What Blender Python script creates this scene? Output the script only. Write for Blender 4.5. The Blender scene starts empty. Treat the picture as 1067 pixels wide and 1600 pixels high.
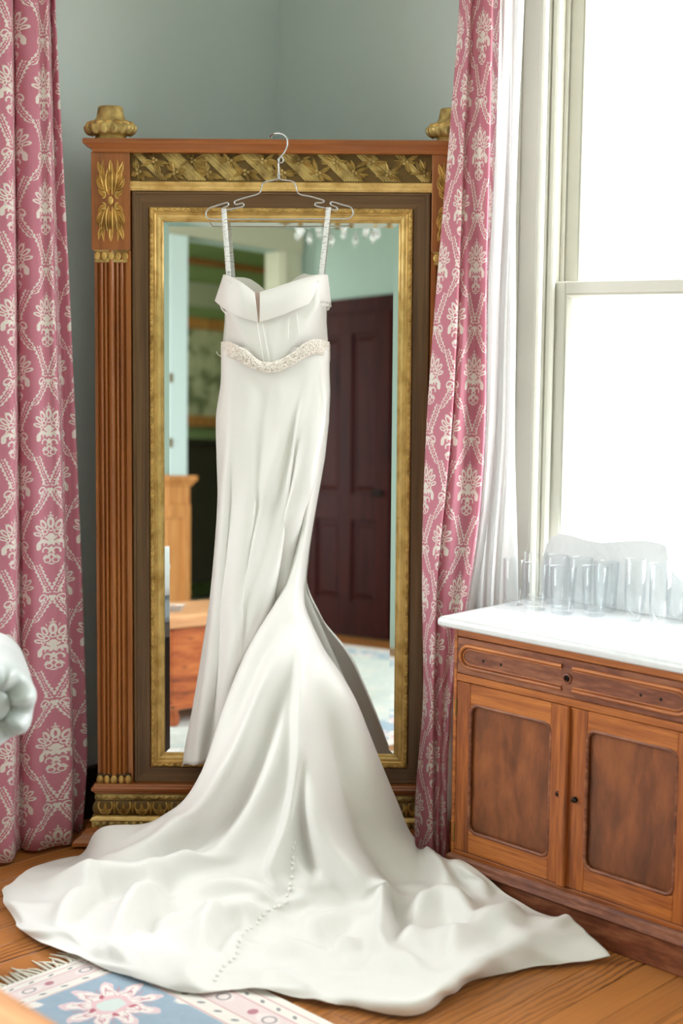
import bpy, math, random
import numpy as np
from mathutils import Matrix, Vector, noise

S = bpy.context.scene
COL = S.collection
PI = math.pi
R2 = math.sqrt(2.0)

# ------------------------------------------------------------------ camera
# Room axes: X runs along the left wall, Y along the window wall, the corner of the two is far ahead.
CAM_H, PITCH, ROLL, HEAD = 1.56, math.radians(7.3), math.radians(0.40), math.radians(-45)
cd = bpy.data.cameras.new('camera'); cam = bpy.data.objects.new('camera', cd); COL.objects.link(cam)
cd.sensor_fit = 'VERTICAL'; cd.sensor_height = 36.0; cd.lens = 2222 / 1600 * 36
cd.clip_start = 0.05
cd.dof.use_dof = True; cd.dof.focus_distance = 4.02; cd.dof.aperture_fstop = 1.9
cam.matrix_world = Matrix.Translation((0, 0, CAM_H)) @ Matrix.Rotation(HEAD, 4, 'Z') @ Matrix.Rotation(PI / 2 - PITCH, 4, 'X') @ Matrix.Rotation(ROLL, 4, 'Z')
S.camera = cam

# ------------------------------------------------------------------ world, exposure
w = bpy.data.worlds.new('overcast'); S.world = w; w.use_nodes = True
nt = w.node_tree; bg = nt.nodes['Background']
tc = nt.nodes.new('ShaderNodeTexCoord'); sp = nt.nodes.new('ShaderNodeSeparateXYZ'); rp = nt.nodes.new('ShaderNodeValToRGB')
nt.links.new(tc.outputs['Generated'], sp.inputs[0]); 
mr = nt.nodes.new('ShaderNodeMapRange'); mr.inputs['From Min'].default_value = -1; mr.inputs['From Max'].default_value = 1
nt.links.new(sp.outputs['Z'], mr.inputs['Value']); nt.links.new(mr.outputs[0], rp.inputs[0]); nt.links.new(rp.outputs[0], bg.inputs[0])
rp.color_ramp.elements[0].position = 0.44; rp.color_ramp.elements[0].color = (0.50, 0.50, 0.47, 1)
rp.color_ramp.elements[1].position = 0.52; rp.color_ramp.elements[1].color = (0.935, 0.967, 1.0, 1)
bg.inputs[1].default_value = 13.0
S.view_settings.view_transform = 'Standard'; S.view_settings.look = 'None'
S.view_settings.gamma = 1.0; S.view_settings.use_curve_mapping = False
S.view_settings.exposure = 0.14
S.cycles.transparent_max_bounces = 32
S.cycles.max_bounces = 14; S.cycles.diffuse_bounces = 6; S.cycles.glossy_bounces = 6

# ------------------------------------------------------------------ room numbers
XR, YL, XB, YB, ZC = 3.378, 3.693, -1.30, -0.90, 3.20     # window wall, left wall, back wall, door wall, ceiling

# ------------------------------------------------------------------ helpers
def W(x, d, z=0.0):
    """viewer frame (right, ahead, up) -> room frame"""
    return Vector(((x + d) / R2, (d - x) / R2, z))
_F = 2222.0
_fw = np.array([0, math.cos(PITCH), -math.sin(PITCH)]); _u = np.array([0, math.sin(PITCH), math.cos(PITCH)]); _r = np.array([1.0, 0, 0])
_rt = math.cos(ROLL) * _r + math.sin(ROLL) * _u; _up = -math.sin(ROLL) * _r + math.cos(ROLL) * _u
def bearing(x, y): return _fw * _F + _rt * (x - 533.5) - _up * (y - 800)
def at_d(x, y, D):
    b = bearing(x, y); t = D / b[1]; return W(b[0] * t, D, CAM_H + b[2] * t)
def at_z(x, y, z):
    b = bearing(x, y); t = (z - CAM_H) / b[2]; return W(b[0] * t, b[1] * t, z)
def at_wall(x, y, axis, val):
    b = bearing(x, y); g = W(b[0], b[1], b[2]); t = val / g[axis]
    return Vector((g[0] * t, g[1] * t, CAM_H + g[2] * t))
def seen(P):
    """room points (n,3) -> picture coordinates (n,2)"""
    P = np.asarray(P, float); X = (P[:, 0] - P[:, 1]) / R2; D = (P[:, 0] + P[:, 1]) / R2
    q = np.stack([X, D, P[:, 2] - CAM_H], 1); w_ = q @ _fw
    return np.stack([533.5 + _F * (q @ _rt) / w_, 800 - _F * (q @ _up) / w_], 1)

class MB:
    def __init__(s): s.v = []; s.f = []; s.uv = None
    def add(s, vs, fs):
        o = len(s.v); s.v += [tuple(p) for p in vs]; s.f += [tuple(i + o for i in f) for f in fs]; return s
    def box(s, x0, x1, y0, y1, z0, z1, b=0.0):
        if x0 > x1: x0, x1 = x1, x0
        if y0 > y1: y0, y1 = y1, y0
        if z0 > z1: z0, z1 = z1, z0
        if b <= 0:
            vs = [(x, y, z) for x in (x0, x1) for y in (y0, y1) for z in (z0, z1)]
            return s.add(vs, [(0, 1, 3, 2), (4, 6, 7, 5), (0, 4, 5, 1), (2, 3, 7, 6), (0, 2, 6, 4), (1, 5, 7, 3)])
        b = min(b, (x1 - x0) * .45, (y1 - y0) * .45, (z1 - z0) * .45)
        c = ((x0 + x1) / 2, (y0 + y1) / 2, (z0 + z1) / 2); h = ((x1 - x0) / 2, (y1 - y0) / 2, (z1 - z0) / 2)
        vs = []; idx = {}
        for sx in (-1, 1):
            for sy in (-1, 1):
                for sz in (-1, 1):
                    for a in range(3):
                        d = [h[i] - (b if i != a else 0) for i in range(3)]
                        idx[(sx, sy, sz, a)] = len(vs); vs.append((c[0] + sx * d[0], c[1] + sy * d[1], c[2] + sz * d[2]))
        fs = []
        def g(sg, a): return idx[(sg[0], sg[1], sg[2], a)]
        for a in range(3):
            o1, o2 = (a + 1) % 3, (a + 2) % 3
            for q in (-1, 1):
                r = []
                for (p1, p2) in ((-1, -1), (1, -1), (1, 1), (-1, 1)):
                    sg = [0, 0, 0]; sg[a] = q; sg[o1] = p1; sg[o2] = p2; r.append(g(sg, a))
                fs.append(tuple(r if q > 0 else r[::-1]))
            for p1 in (-1, 1):
                for p2 in (-1, 1):
                    A = [0, 0, 0]; B = [0, 0, 0]; A[a] = -1; B[a] = 1
                    for t in (A, B): t[o1] = p1; t[o2] = p2
                    r = [g(A, o1), g(B, o1), g(B, o2), g(A, o2)]
                    fs.append(tuple(r if p1 * p2 > 0 else r[::-1]))
        for sx in (-1, 1):
            for sy in (-1, 1):
                for sz in (-1, 1):
                    r = [idx[(sx, sy, sz, a)] for a in range(3)]
                    fs.append(tuple(r if sx * sy * sz > 0 else r[::-1]))
        return s.add(vs, fs)
    def grid(s, P, closed=False, uv=None):
        """P[row][col] points"""
        n, m = len(P), len(P[0]); o = len(s.v)
        for r in P: s.v += [tuple(p) for p in r]
        for i in range(n - 1):
            for j in range(m if closed else m - 1):
                j2 = (j + 1) % m
                s.f.append((o + i * m + j, o + i * m + j2, o + (i + 1) * m + j2, o + (i + 1) * m + j))
        if uv is not None:
            if s.uv is None: s.uv = {}
            for i in range(n):
                for j in range(m): s.uv[o + i * m + j] = uv[i][j]
        return s
    def lathe(s, prof, c=(0, 0, 0), n=24, axis='z', cap0=True, cap1=True, lob=None):
        P = []
        for (r, h) in prof:
            row = []
            for k in range(n):
                a = 2 * PI * k / n; rr = r * (1 if lob is None else lob(a, h))
                p = (rr * math.cos(a), rr * math.sin(a), h)
                if axis == 'y': p = (p[0], p[2], p[1])
                if axis == 'x': p = (p[2], p[0], p[1])
                row.append((c[0] + p[0], c[1] + p[1], c[2] + p[2]))
            P.append(row)
        o = len(s.v); s.grid(P, closed=True)
        if cap0: s.f.append(tuple(o + k for k in range(n))[::-1])
        if cap1: s.f.append(tuple(o + (len(prof) - 1) * n + k for k in range(n)))
        return s
    def tube(s, pts, r, n=8, closed=False, caps=True):
        pts = [Vector(p) for p in pts]; L = len(pts); P = []; prev = None
        for i, p in enumerate(pts):
            a = pts[i - 1] if (i > 0 or closed) else p; b = pts[(i + 1) % L] if (i < L - 1 or closed) else p
            t = (b - a); t = t.normalized() if t.length > 1e-9 else Vector((0, 0, 1))
            if prev is None:
                ref = Vector((0, 0, 1)) if abs(t.z) < .9 else Vector((1, 0, 0)); nrm = t.cross(ref).normalized()
            else:
                nrm = (prev - t * prev.dot(t)); nrm = nrm.normalized() if nrm.length > 1e-6 else prev
            prev = nrm; bi = t.cross(nrm); rr = r[i] if isinstance(r, (list, tuple)) else r
            P.append([p + (nrm * math.cos(2 * PI * k / n) + bi * math.sin(2 * PI * k / n)) * rr for k in range(n)])
        if closed: P.append(P[0])
        o = len(s.v); s.grid(P, closed=True)
        if caps and not closed:
            s.f.append(tuple(o + k for k in range(n))); s.f.append(tuple(o + (L - 1) * n + k for k in range(n))[::-1])
        return s
    def ball(s, c, r, n=8, m=5, rot=None):
        if not isinstance(r, (tuple, list)): r = (r, r, r)
        vs = [(0, 0, r[2])]; 
        for i in range(1, m):
            th = PI * i / m
            for k in range(n):
                a = 2 * PI * k / n; vs.append((r[0] * math.sin(th) * math.cos(a), r[1] * math.sin(th) * math.sin(a), r[2] * math.cos(th)))
        vs.append((0, 0, -r[2])); fs = []
        for k in range(n): fs.append((0, 1 + k, 1 + (k + 1) % n))
        for i in range(m - 2):
            for k in range(n):
                a = 1 + i * n; fs.append((a + k, a + n + k, a + n + (k + 1) % n, a + (k + 1) % n))
        e = len(vs) - 1; a = 1 + (m - 2) * n
        for k in range(n): fs.append((a + k, e, a + (k + 1) % n))
        if rot is not None: vs = [rot @ Vector(p) for p in vs]
        return s.add([(p[0] + c[0], p[1] + c[1], p[2] + c[2]) for p in vs], fs)
    def frame(s, x0, x1, z0, z1, prof):
        """mitred rectangle in the XZ plane; prof = (inset, y)"""
        P = [[(x0 + d, y, z0 + d), (x1 - d, y, z0 + d), (x1 - d, y, z1 - d), (x0 + d, y, z1 - d)] for d, y in prof]
        # separate vertices per side so that the mitres stay crisp
        for k in range(4):
            s.grid([[p[k], p[(k + 1) % 4]] for p in P])
        return s
    def ledge(s, x0, x1, yf, yb, prof):
        """moulding round three sides; prof = (outset, z)"""
        P = [[(x0 - o, yb, z), (x0 - o, yf - o, z), (x1 + o, yf - o, z), (x1 + o, yb, z)] for o, z in prof]
        for k in range(3): s.grid([[p[k], p[k + 1]] for p in P])
        s.add(P[0], [(0, 1, 2, 3)]); s.add(P[-1], [(3, 2, 1, 0)]); return s
    def prism(s, poly, y0, y1):
        """polygon in XZ extruded along Y"""
        n = len(poly); vs = [(x, y0, z) for x, z in poly] + [(x, y1, z) for x, z in poly]
        return s.add(vs, [tuple(range(n)), tuple(range(2 * n - 1, n - 1, -1))] + [(i, i + n, (i + 1) % n + n, (i + 1) % n) for i in range(n)])
    def leaf(s, x, z, ang, ln, wd, hy, y0, curl=0.0, nl=6):
        """raised carved leaf lying on the plane y=y0 and swelling towards -y"""
        P = []
        for i in range(nl + 1):
            t = i / nl; a = ang + curl * (t - .5); cx = x + math.cos(ang + curl * (t * .5 - .25)) * ln * t; cz = z + math.sin(ang + curl * (t * .5 - .25)) * ln * t
            wv = wd * (math.sin(PI * min(1, t * .94 + .04)) ** .8) * (1.15 - .5 * t)
            row = []
            for j in range(5):
                q = (j - 2) / 2; hh = hy * math.sin(PI * min(1, .12 + t * .86)) * (0.0 if abs(q) == 1 else (1.0 if abs(q) == .5 else .45))
                row.append((cx - math.sin(a) * wv * q * .5, y0 - hh, cz + math.cos(a) * wv * q * .5))
            P.append(row)
        return s.grid(P)

def obj(name, mb, mat, parent=None, smooth=None, kind=None, label=None, world=False, shade=True):
    me = bpy.data.meshes.new(name)
    vs = mb.v
    if world and parent is not None:
        o = parent.location + (parent.parent.location if parent.parent else Vector((0, 0, 0))); vs = [(p[0] - o[0], p[1] - o[1], p[2] - o[2]) for p in vs]
    me.from_pydata(vs, [], mb.f); me.validate()
    if mb.uv is not None:
        lay = me.uv_layers.new(name='UVMap')
        li = np.zeros(len(me.loops), dtype=np.int32); me.loops.foreach_get('vertex_index', li)
        arr = np.array([mb.uv.get(int(i), (0, 0)) for i in li], dtype=np.float32); lay.data.foreach_set('uv', arr.ravel())
    if smooth is not None:
        me.polygons.foreach_set('use_smooth', [True] * len(me.polygons))
        if smooth < 180: me.set_sharp_from_angle(angle=math.radians(smooth))
    if mat: me.materials.append(mat)
    ob = bpy.data.objects.new(name, me); COL.objects.link(ob)
    if parent: ob.parent = parent
    if kind: ob['kind'] = kind
    if label: ob['label'] = label
    return ob
def thing(name, label, cat, loc=(0, 0, 0), rot=(0, 0, 0), group=None):
    o = bpy.data.objects.new(name, None); COL.objects.link(o); o.location = loc; o.rotation_euler = rot
    o.empty_display_size = .05
    o['label'] = label; o['category'] = cat
    if group: o['group'] = group
    return o
def tag(o, label, cat, group=None):
    o['label'] = label; o['category'] = cat
    if group: o['group'] = group
    return o
def struct(name, loc=(0, 0, 0), rot=(0, 0, 0)):
    o = bpy.data.objects.new(name, None); COL.objects.link(o); o.location = loc; o.rotation_euler = rot; o['kind'] = 'structure'
    o.empty_display_size = .05; return o

# ------------------------------------------------------------------ materials
def lin(r, g, b):
    f = lambda c: (c / 255 / 12.92) if c / 255 <= .04045 else ((c / 255 + .055) / 1.055) ** 2.4
    return (f(r), f(g), f(b), 1)
class NB:
    """tiny node builder: numbers or sockets in, sockets out"""
    def __init__(s, name):
        s.m = bpy.data.materials.new(name); s.m.use_nodes = True; s.t = s.m.node_tree; s.p = s.t.nodes['Principled BSDF']; s.out = s.t.nodes['Material Output']
    def n(s, ty, **k):
        nd = s.t.nodes.new(ty)
        for a, b in k.items(): setattr(nd, a, b)
        return nd
    def put(s, sock, v):
        if hasattr(v, 'is_output'): s.t.links.new(v, sock)
        elif v is not None: sock.default_value = v
    def m_(s, op, a, b=None, c=None, clamp=False):
        nd = s.n('ShaderNodeMath', operation=op, use_clamp=clamp); s.put(nd.inputs[0], a)
        if b is not None: s.put(nd.inputs[1], b)
        if c is not None: s.put(nd.inputs[2], c)
        return nd.outputs[0]
    def add(s, a, b): return s.m_('ADD', a, b)
    def sub(s, a, b): return s.m_('SUBTRACT', a, b)
    def mul(s, a, b): return s.m_('MULTIPLY', a, b)
    def mx(s, *a):
        r = a[0]
        for q in a[1:]: r = s.m_('MAXIMUM', r, q)
        return r
    def mn(s, *a):
        r = a[0]
        for q in a[1:]: r = s.m_('MINIMUM', r, q)
        return r
    def ab(s, a): return s.m_('ABSOLUTE', a)
    def step(s, v, lo, hi):
        nd = s.n('ShaderNodeMapRange', interpolation_type='SMOOTHSTEP'); s.put(nd.inputs['Value'], v); s.put(nd.inputs['From Min'], lo); s.put(nd.inputs['From Max'], hi); return nd.outputs[0]
    def xyz(s, x, y, z=0.0):
        nd = s.n('ShaderNodeCombineXYZ'); s.put(nd.inputs[0], x); s.put(nd.inputs[1], y); s.put(nd.inputs[2], z); return nd.outputs[0]
    def sep(s, v):
        nd = s.n('ShaderNodeSeparateXYZ'); s.put(nd.inputs[0], v); return nd.outputs
    def mapping(s, v, loc=(0, 0, 0), rot=(0, 0, 0), sc=(1, 1, 1), kind='POINT'):
        nd = s.n('ShaderNodeMapping', vector_type=kind); s.put(nd.inputs[0], v); nd.inputs[1].default_value = loc; nd.inputs[2].default_value = rot; nd.inputs[3].default_value = sc; return nd.outputs[0]
    def length(s, v):
        nd = s.n('ShaderNodeVectorMath', operation='LENGTH'); s.put(nd.inputs[0], v); return nd.outputs['Value']
    def ell(s, p, cx, cy, rx, ry, rot=0.0):
        q = s.mapping(p, (cx, cy, 0), (0, 0, math.radians(rot)), (rx, ry, 1), 'TEXTURE')
        return s.m_('MULTIPLY_ADD', s.length(q), -min(rx, ry), min(rx, ry))
    def ring(s, p, cx, cy, r, wd):
        q = s.mapping(p, (cx, cy, 0), (0, 0, 0), (r, r, 1), 'TEXTURE')
        return s.m_('MULTIPLY_ADD', s.ab(s.sub(s.length(q), 1.0)), -r, wd / 2)
    def mix(s, f, a, b):
        nd = s.n('ShaderNodeMix', data_type='RGBA'); s.put(nd.inputs[0], f); s.put(nd.inputs[6], a); s.put(nd.inputs[7], b); return nd.outputs[2]
    def noise(s, v, scale=5, detail=4, rough=.55, dist=0.0):
        nd = s.n('ShaderNodeTexNoise'); s.put(nd.inputs['Vector'], v); nd.inputs['Scale'].default_value = scale; nd.inputs['Detail'].default_value = detail; nd.inputs['Roughness'].default_value = rough; nd.inputs['Distortion'].default_value = dist; return nd.outputs[0]
    def ramp(s, v, stops):
        nd = s.n('ShaderNodeValToRGB'); s.put(nd.inputs[0], v); cr = nd.color_ramp
        while len(cr.elements) < len(stops): cr.elements.new(.5)
        for e, (p, c) in zip(cr.elements, stops): e.position = p; e.color = c
        return nd.outputs[0]
    def obc(s): return s.n('ShaderNodeTexCoord').outputs['Object']
    def bump(s, h, st=.3, dist=.002):
        nd = s.n('ShaderNodeBump'); nd.inputs['Strength'].default_value = st; nd.inputs['Distance'].default_value = dist; s.put(nd.inputs['Height'], h); s.t.links.new(nd.outputs[0], s.p.inputs['Normal']); return nd
    def fin(s, col=None, rough=.5, metal=0.0, **k):
        if col is not None: s.put(s.p.inputs['Base Color'], col)
        s.put(s.p.inputs['Roughness'], rough); s.put(s.p.inputs['Metallic'], metal)
        for a, b in k.items(): s.put(s.p.inputs[a.replace('_', ' ')], b)
        return s.m

def plain(name, col, rough=.5, metal=0.0, var=.06, sc=30, bump=0.0, **k):
    b = NB(name); n = b.noise(b.obc(), sc, 4)
    c2 = tuple(c * (1 - var * 2) for c in col[:3]) + (1,)
    if bump: b.bump(n, bump, .001)
    return b.fin(b.mix(n, c2, tuple(min(1, c * (1 + var)) for c in col[:3]) + (1,)), rough, metal, **k)
def wood(name, dark, mid, light, sc, rough=.4, streak=1.0, knots=False, coat=0.0, spec=.5):
    """sc = frequencies along x,y,z; the small one is the grain direction"""
    b = NB(name); v = b.obc(); oi = b.n('ShaderNodeObjectInfo')
    ad = b.n('ShaderNodeVectorMath', operation='ADD'); b.t.links.new(v, ad.inputs[0])
    rnd = b.xyz(b.mul(oi.outputs['Random'], 37.0), b.mul(oi.outputs['Random'], 91.0), b.mul(oi.outputs['Random'], 53.0)); b.t.links.new(rnd, ad.inputs[1])
    v = ad.outputs[0]
    n1 = b.noise(b.mapping(v, sc=sc), 1.0, 5, .6, .6); n2 = b.noise(b.mapping(v, sc=tuple(c * 5 for c in sc)), 1.0, 3, .6)
    n3 = b.noise(v, 3.0, 3)
    f = b.add(b.mul(n1, .62 * streak), b.add(b.mul(n2, .28), b.mul(n3, .16)))
    c = b.ramp(f, [(.34, dark), (.50, mid), (.68, light)])
    if knots:
        kn = b.n('ShaderNodeTexVoronoi'); b.put(kn.inputs['Vector'], b.mapping(v, sc=tuple(min(14.0, x * .8 + 3) for x in sc))); kn.inputs['Scale'].default_value = 1.0
        c = b.mix(b.step(kn.outputs['Distance'], .16, .05), c, tuple(x * .35 for x in dark[:3]) + (1,))
    b.bump(n2, .12, .0006)
    return b.fin(c, rough, 0, Coat_Weight=coat, Coat_Roughness=.25, Specular_IOR_Level=spec)

M = {}
M['wall'] = plain('sage_wall_paint', lin(200, 211, 208), .75, var=.012, sc=3, bump=.05)
M['aqua'] = plain('aqua_wall_paint', lin(152, 172, 160), .75, var=.02, sc=3)
M['green'] = plain('green_wall_paint', lin(146, 162, 108), .8, var=.03, sc=3)
M['ceil'] = plain('white_ceiling_paint', lin(240, 240, 235), .9, var=.01)
M['trim'] = plain('ivory_trim_paint', lin(208, 205, 194), .45, var=.02, sc=14, bump=.1)
M['pale_blue'] = plain('pale_blue_paint', lin(205, 222, 220), .5, var=.015)
M['cream'] = plain('cream_paint', lin(178, 176, 152), .6, var=.03)
M['base'] = plain('dark_stained_baseboard', lin(52, 38, 32), .4)
M['pilewood'] = wood('honey_walnut_vertical', lin(104, 56, 20), lin(156, 90, 38), lin(184, 114, 54), (13, 13, .8), .32, coat=.3)
M['pilewood_h'] = wood('honey_walnut_horizontal', lin(104, 52, 18), lin(158, 88, 36), lin(184, 110, 50), (.8, 16, 16), .32, coat=.3)
M['brown_v'] = wood('brown_gilt_wood_vertical', lin(60, 40, 22), lin(98, 70, 44), lin(122, 92, 60), (60, 40, 1.0), .4)
M['brown_h'] = wood('brown_gilt_wood_horizontal', lin(60, 40, 22), lin(104, 74, 46), lin(128, 96, 62), (1.0, 40, 60), .4)
M['recess_brown'] = plain('shaded_gold_ground', lin(112, 84, 40), .5, .3)  # gilt ground darkened: crevice shade behind the carving is painted in
M['dark_ground'] = plain('dark_shade_ground', lin(70, 50, 24), .5, .35)  # dark backing; the shade between gilt pieces is put into its colour
def gold(name, c1, c2, rough=.38, met=.5):
    b = NB(name); n = b.noise(b.obc(), 24, 3, .5); b.bump(n, .08, .0005)
    return b.fin(b.ramp(n, [(.30, c1), (.55, c2), (.8, tuple(min(1, x * 1.15) for x in c2[:3]) + (1,))]), rough, met)
M['gold'] = gold('antique_gilt', lin(150, 112, 52), lin(212, 174, 100))
M['gold_dull'] = gold('tarnished_gilt', lin(132, 106, 58), lin(196, 168, 104), .42)
M['gold_bright'] = gold('bright_gilt', lin(196, 154, 82), lin(228, 192, 120), .36, .35)
b = NB('mirror_silver'); M['mirror'] = b.fin((.90, .93, .915, 1), .0, 1.0)
M['mahog'] = wood('worn_mahogany_horizontal', lin(92, 44, 16), lin(160, 88, 38), lin(204, 124, 56), (2.0, 40, 34), .42)
M['mahog_v'] = wood('worn_mahogany_vertical', lin(90, 42, 16), lin(154, 82, 34), lin(198, 118, 54), (36, 40, 2.0), .42)
M['mahog_panel'] = wood('flame_mahogany_panel', lin(74, 38, 20), lin(116, 64, 34), lin(160, 92, 50), (7, 12, 2.2), .40)
M['mahog_dark'] = wood('dark_worn_mahogany', lin(70, 34, 20), lin(116, 62, 38), lin(164, 104, 70), (5, 30, 26), .45)
M['floorwood'] = None
M['cedar'] = wood('red_cedar', lin(82, 36, 18), lin(168, 84, 40), lin(206, 120, 62), (12, 2.2, 14), .4, knots=True)
M['cedar_lit_top'] = wood('red_cedar_lit_top', lin(140, 90, 56), lin(196, 138, 92), lin(222, 166, 118), (12, 1.2, 14), .45)  # paler than the body: light falling on the lid is painted in
M['pine'] = wood('honey_pine', lin(140, 84, 38), lin(186, 122, 62), lin(206, 146, 84), (20, 20, 1.6), .45)
M['darkdoor'] = wood('dark_mahogany_door', lin(22, 6, 5), lin(46, 14, 12), lin(60, 20, 16), (22, 22, 1.5), .5, spec=.15)
M['darkfurn'] = plain('dark_furniture_wood', lin(38, 26, 24), .4)
M['brass'] = plain('aged_brass', lin(150, 120, 70), .35, .9)
M['darkmetal'] = plain('dark_iron', lin(40, 34, 32), .4, .8)
M['hole'] = plain('bored_hole', lin(22, 12, 8), .9)
M['chrome'] = plain('bright_wire', lin(215, 218, 222), .16, 1.0, var=.01)
# white satin
def satin(name, col, rough=.42, weave=900, st=.05, transl=.0):
    b = NB(name); n = b.noise(b.obc(), weave, 2); b.bump(n, st, .0004)
    b.fin(col, rough, 0, Sheen_Weight=.25, Sheen_Roughness=.4, Specular_IOR_Level=.35)
    l = b.n('ShaderNodeBsdfTranslucent'); l.inputs[0].default_value = col; mx = b.n('ShaderNodeMixShader'); mx.inputs[0].default_value = transl
    b.t.links.new(b.p.outputs[0], mx.inputs[1]); b.t.links.new(l.outputs[0], mx.inputs[2]); b.t.links.new(mx.outputs[0], b.out.inputs[0])
    return b.m
M['satin'] = satin('ivory_satin', lin(248, 246, 243), transl=.20)
M['satin_in'] = satin('ivory_satin_underside', lin(226, 223, 214), .6)
M['nude'] = satin('nude_lining', lin(222, 196, 184), .7)
M['lace'] = satin('beaded_net', lin(238, 228, 220), .6, 300, .6)
b = NB('pearl_bead'); M['bead'] = b.fin(lin(246, 238, 230), .15, .1)
M['button'] = satin('satin_button', lin(238, 236, 232), .38)
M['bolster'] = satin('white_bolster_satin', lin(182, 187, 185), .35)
M['bench'] = plain('grey_bench_fabric', lin(120, 126, 128), .9, sc=200)
# marble
b = NB('white_marble'); v = b.obc(); n = b.noise(v, 5, 8, .62, 1.4); n2 = b.noise(v, 22, 4)
vein = b.step(b.ab(b.sub(n, .5)), .0, .05)
M['marble'] = b.fin(b.mix(b.mul(b.sub(1.0, vein), .12), b.mix(n2, lin(214, 216, 217), lin(226, 227, 228)), lin(176, 182, 186)), .16)
# clear things
def clear(name, tint, edge=.45, rough=.0, rim=None):
    b = NB(name); t = b.n('ShaderNodeBsdfTransparent'); t.inputs[0].default_value = tint
    g = b.n('ShaderNodeBsdfGlossy'); g.inputs['Roughness'].default_value = rough; g.inputs[0].default_value = (1, 1, 1, 1)
    lw = b.n('ShaderNodeLayerWeight'); lw.inputs[0].default_value = edge
    mx = b.n('ShaderNodeMixShader')
    if rim: b.t.links.new(b.mix(b.m_('POWER', lw.outputs['Facing'], 2.0), tint, rim), t.inputs[0])
    f = b.m_('MULTIPLY_ADD', b.m_('POWER', lw.outputs['Facing'], 2.5), .62, .035)
    b.t.links.new(f, mx.inputs[0]); b.t.links.new(t.outputs[0], mx.inputs[1]); b.t.links.new(g.outputs[0], mx.inputs[2]); b.t.links.new(mx.outputs[0], b.out.inputs[0])
    return b.m
M['glass'] = clear('clear_tumbler_glass', (.985, .99, .992, 1), .5, 0.0, (.82, .85, .87, 1))
M['pane'] = clear('window_pane_glass', (.98, .985, .98, 1), .2)
b = NB('crystal'); M['crystal'] = b.fin((1, 1, 1, 1), .03, 0, Transmission_Weight=.85, IOR=1.55)
# sheer and lining
def sheer(name, col, tr=.12, tl=.5):
    b = NB(name); d = b.n('ShaderNodeBsdfDiffuse'); d.inputs[0].default_value = col; l = b.n('ShaderNodeBsdfTranslucent'); l.inputs[0].default_value = col
    t = b.n('ShaderNodeBsdfTransparent'); m1 = b.n('ShaderNodeMixShader'); m2 = b.n('ShaderNodeMixShader'); m1.inputs[0].default_value = tl; m2.inputs[0].default_value = tr
    b.t.links.new(d.outputs[0], m1.inputs[1]); b.t.links.new(l.outputs[0], m1.inputs[2]); b.t.links.new(m1.outputs[0], m2.inputs[1]); b.t.links.new(t.outputs[0], m2.inputs[2]); b.t.links.new(m2.outputs[0], b.out.inputs[0])
    return b.m
M['sheer'] = sheer('white_sheer_voile', lin(252, 252, 252), .06, .70)

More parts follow.
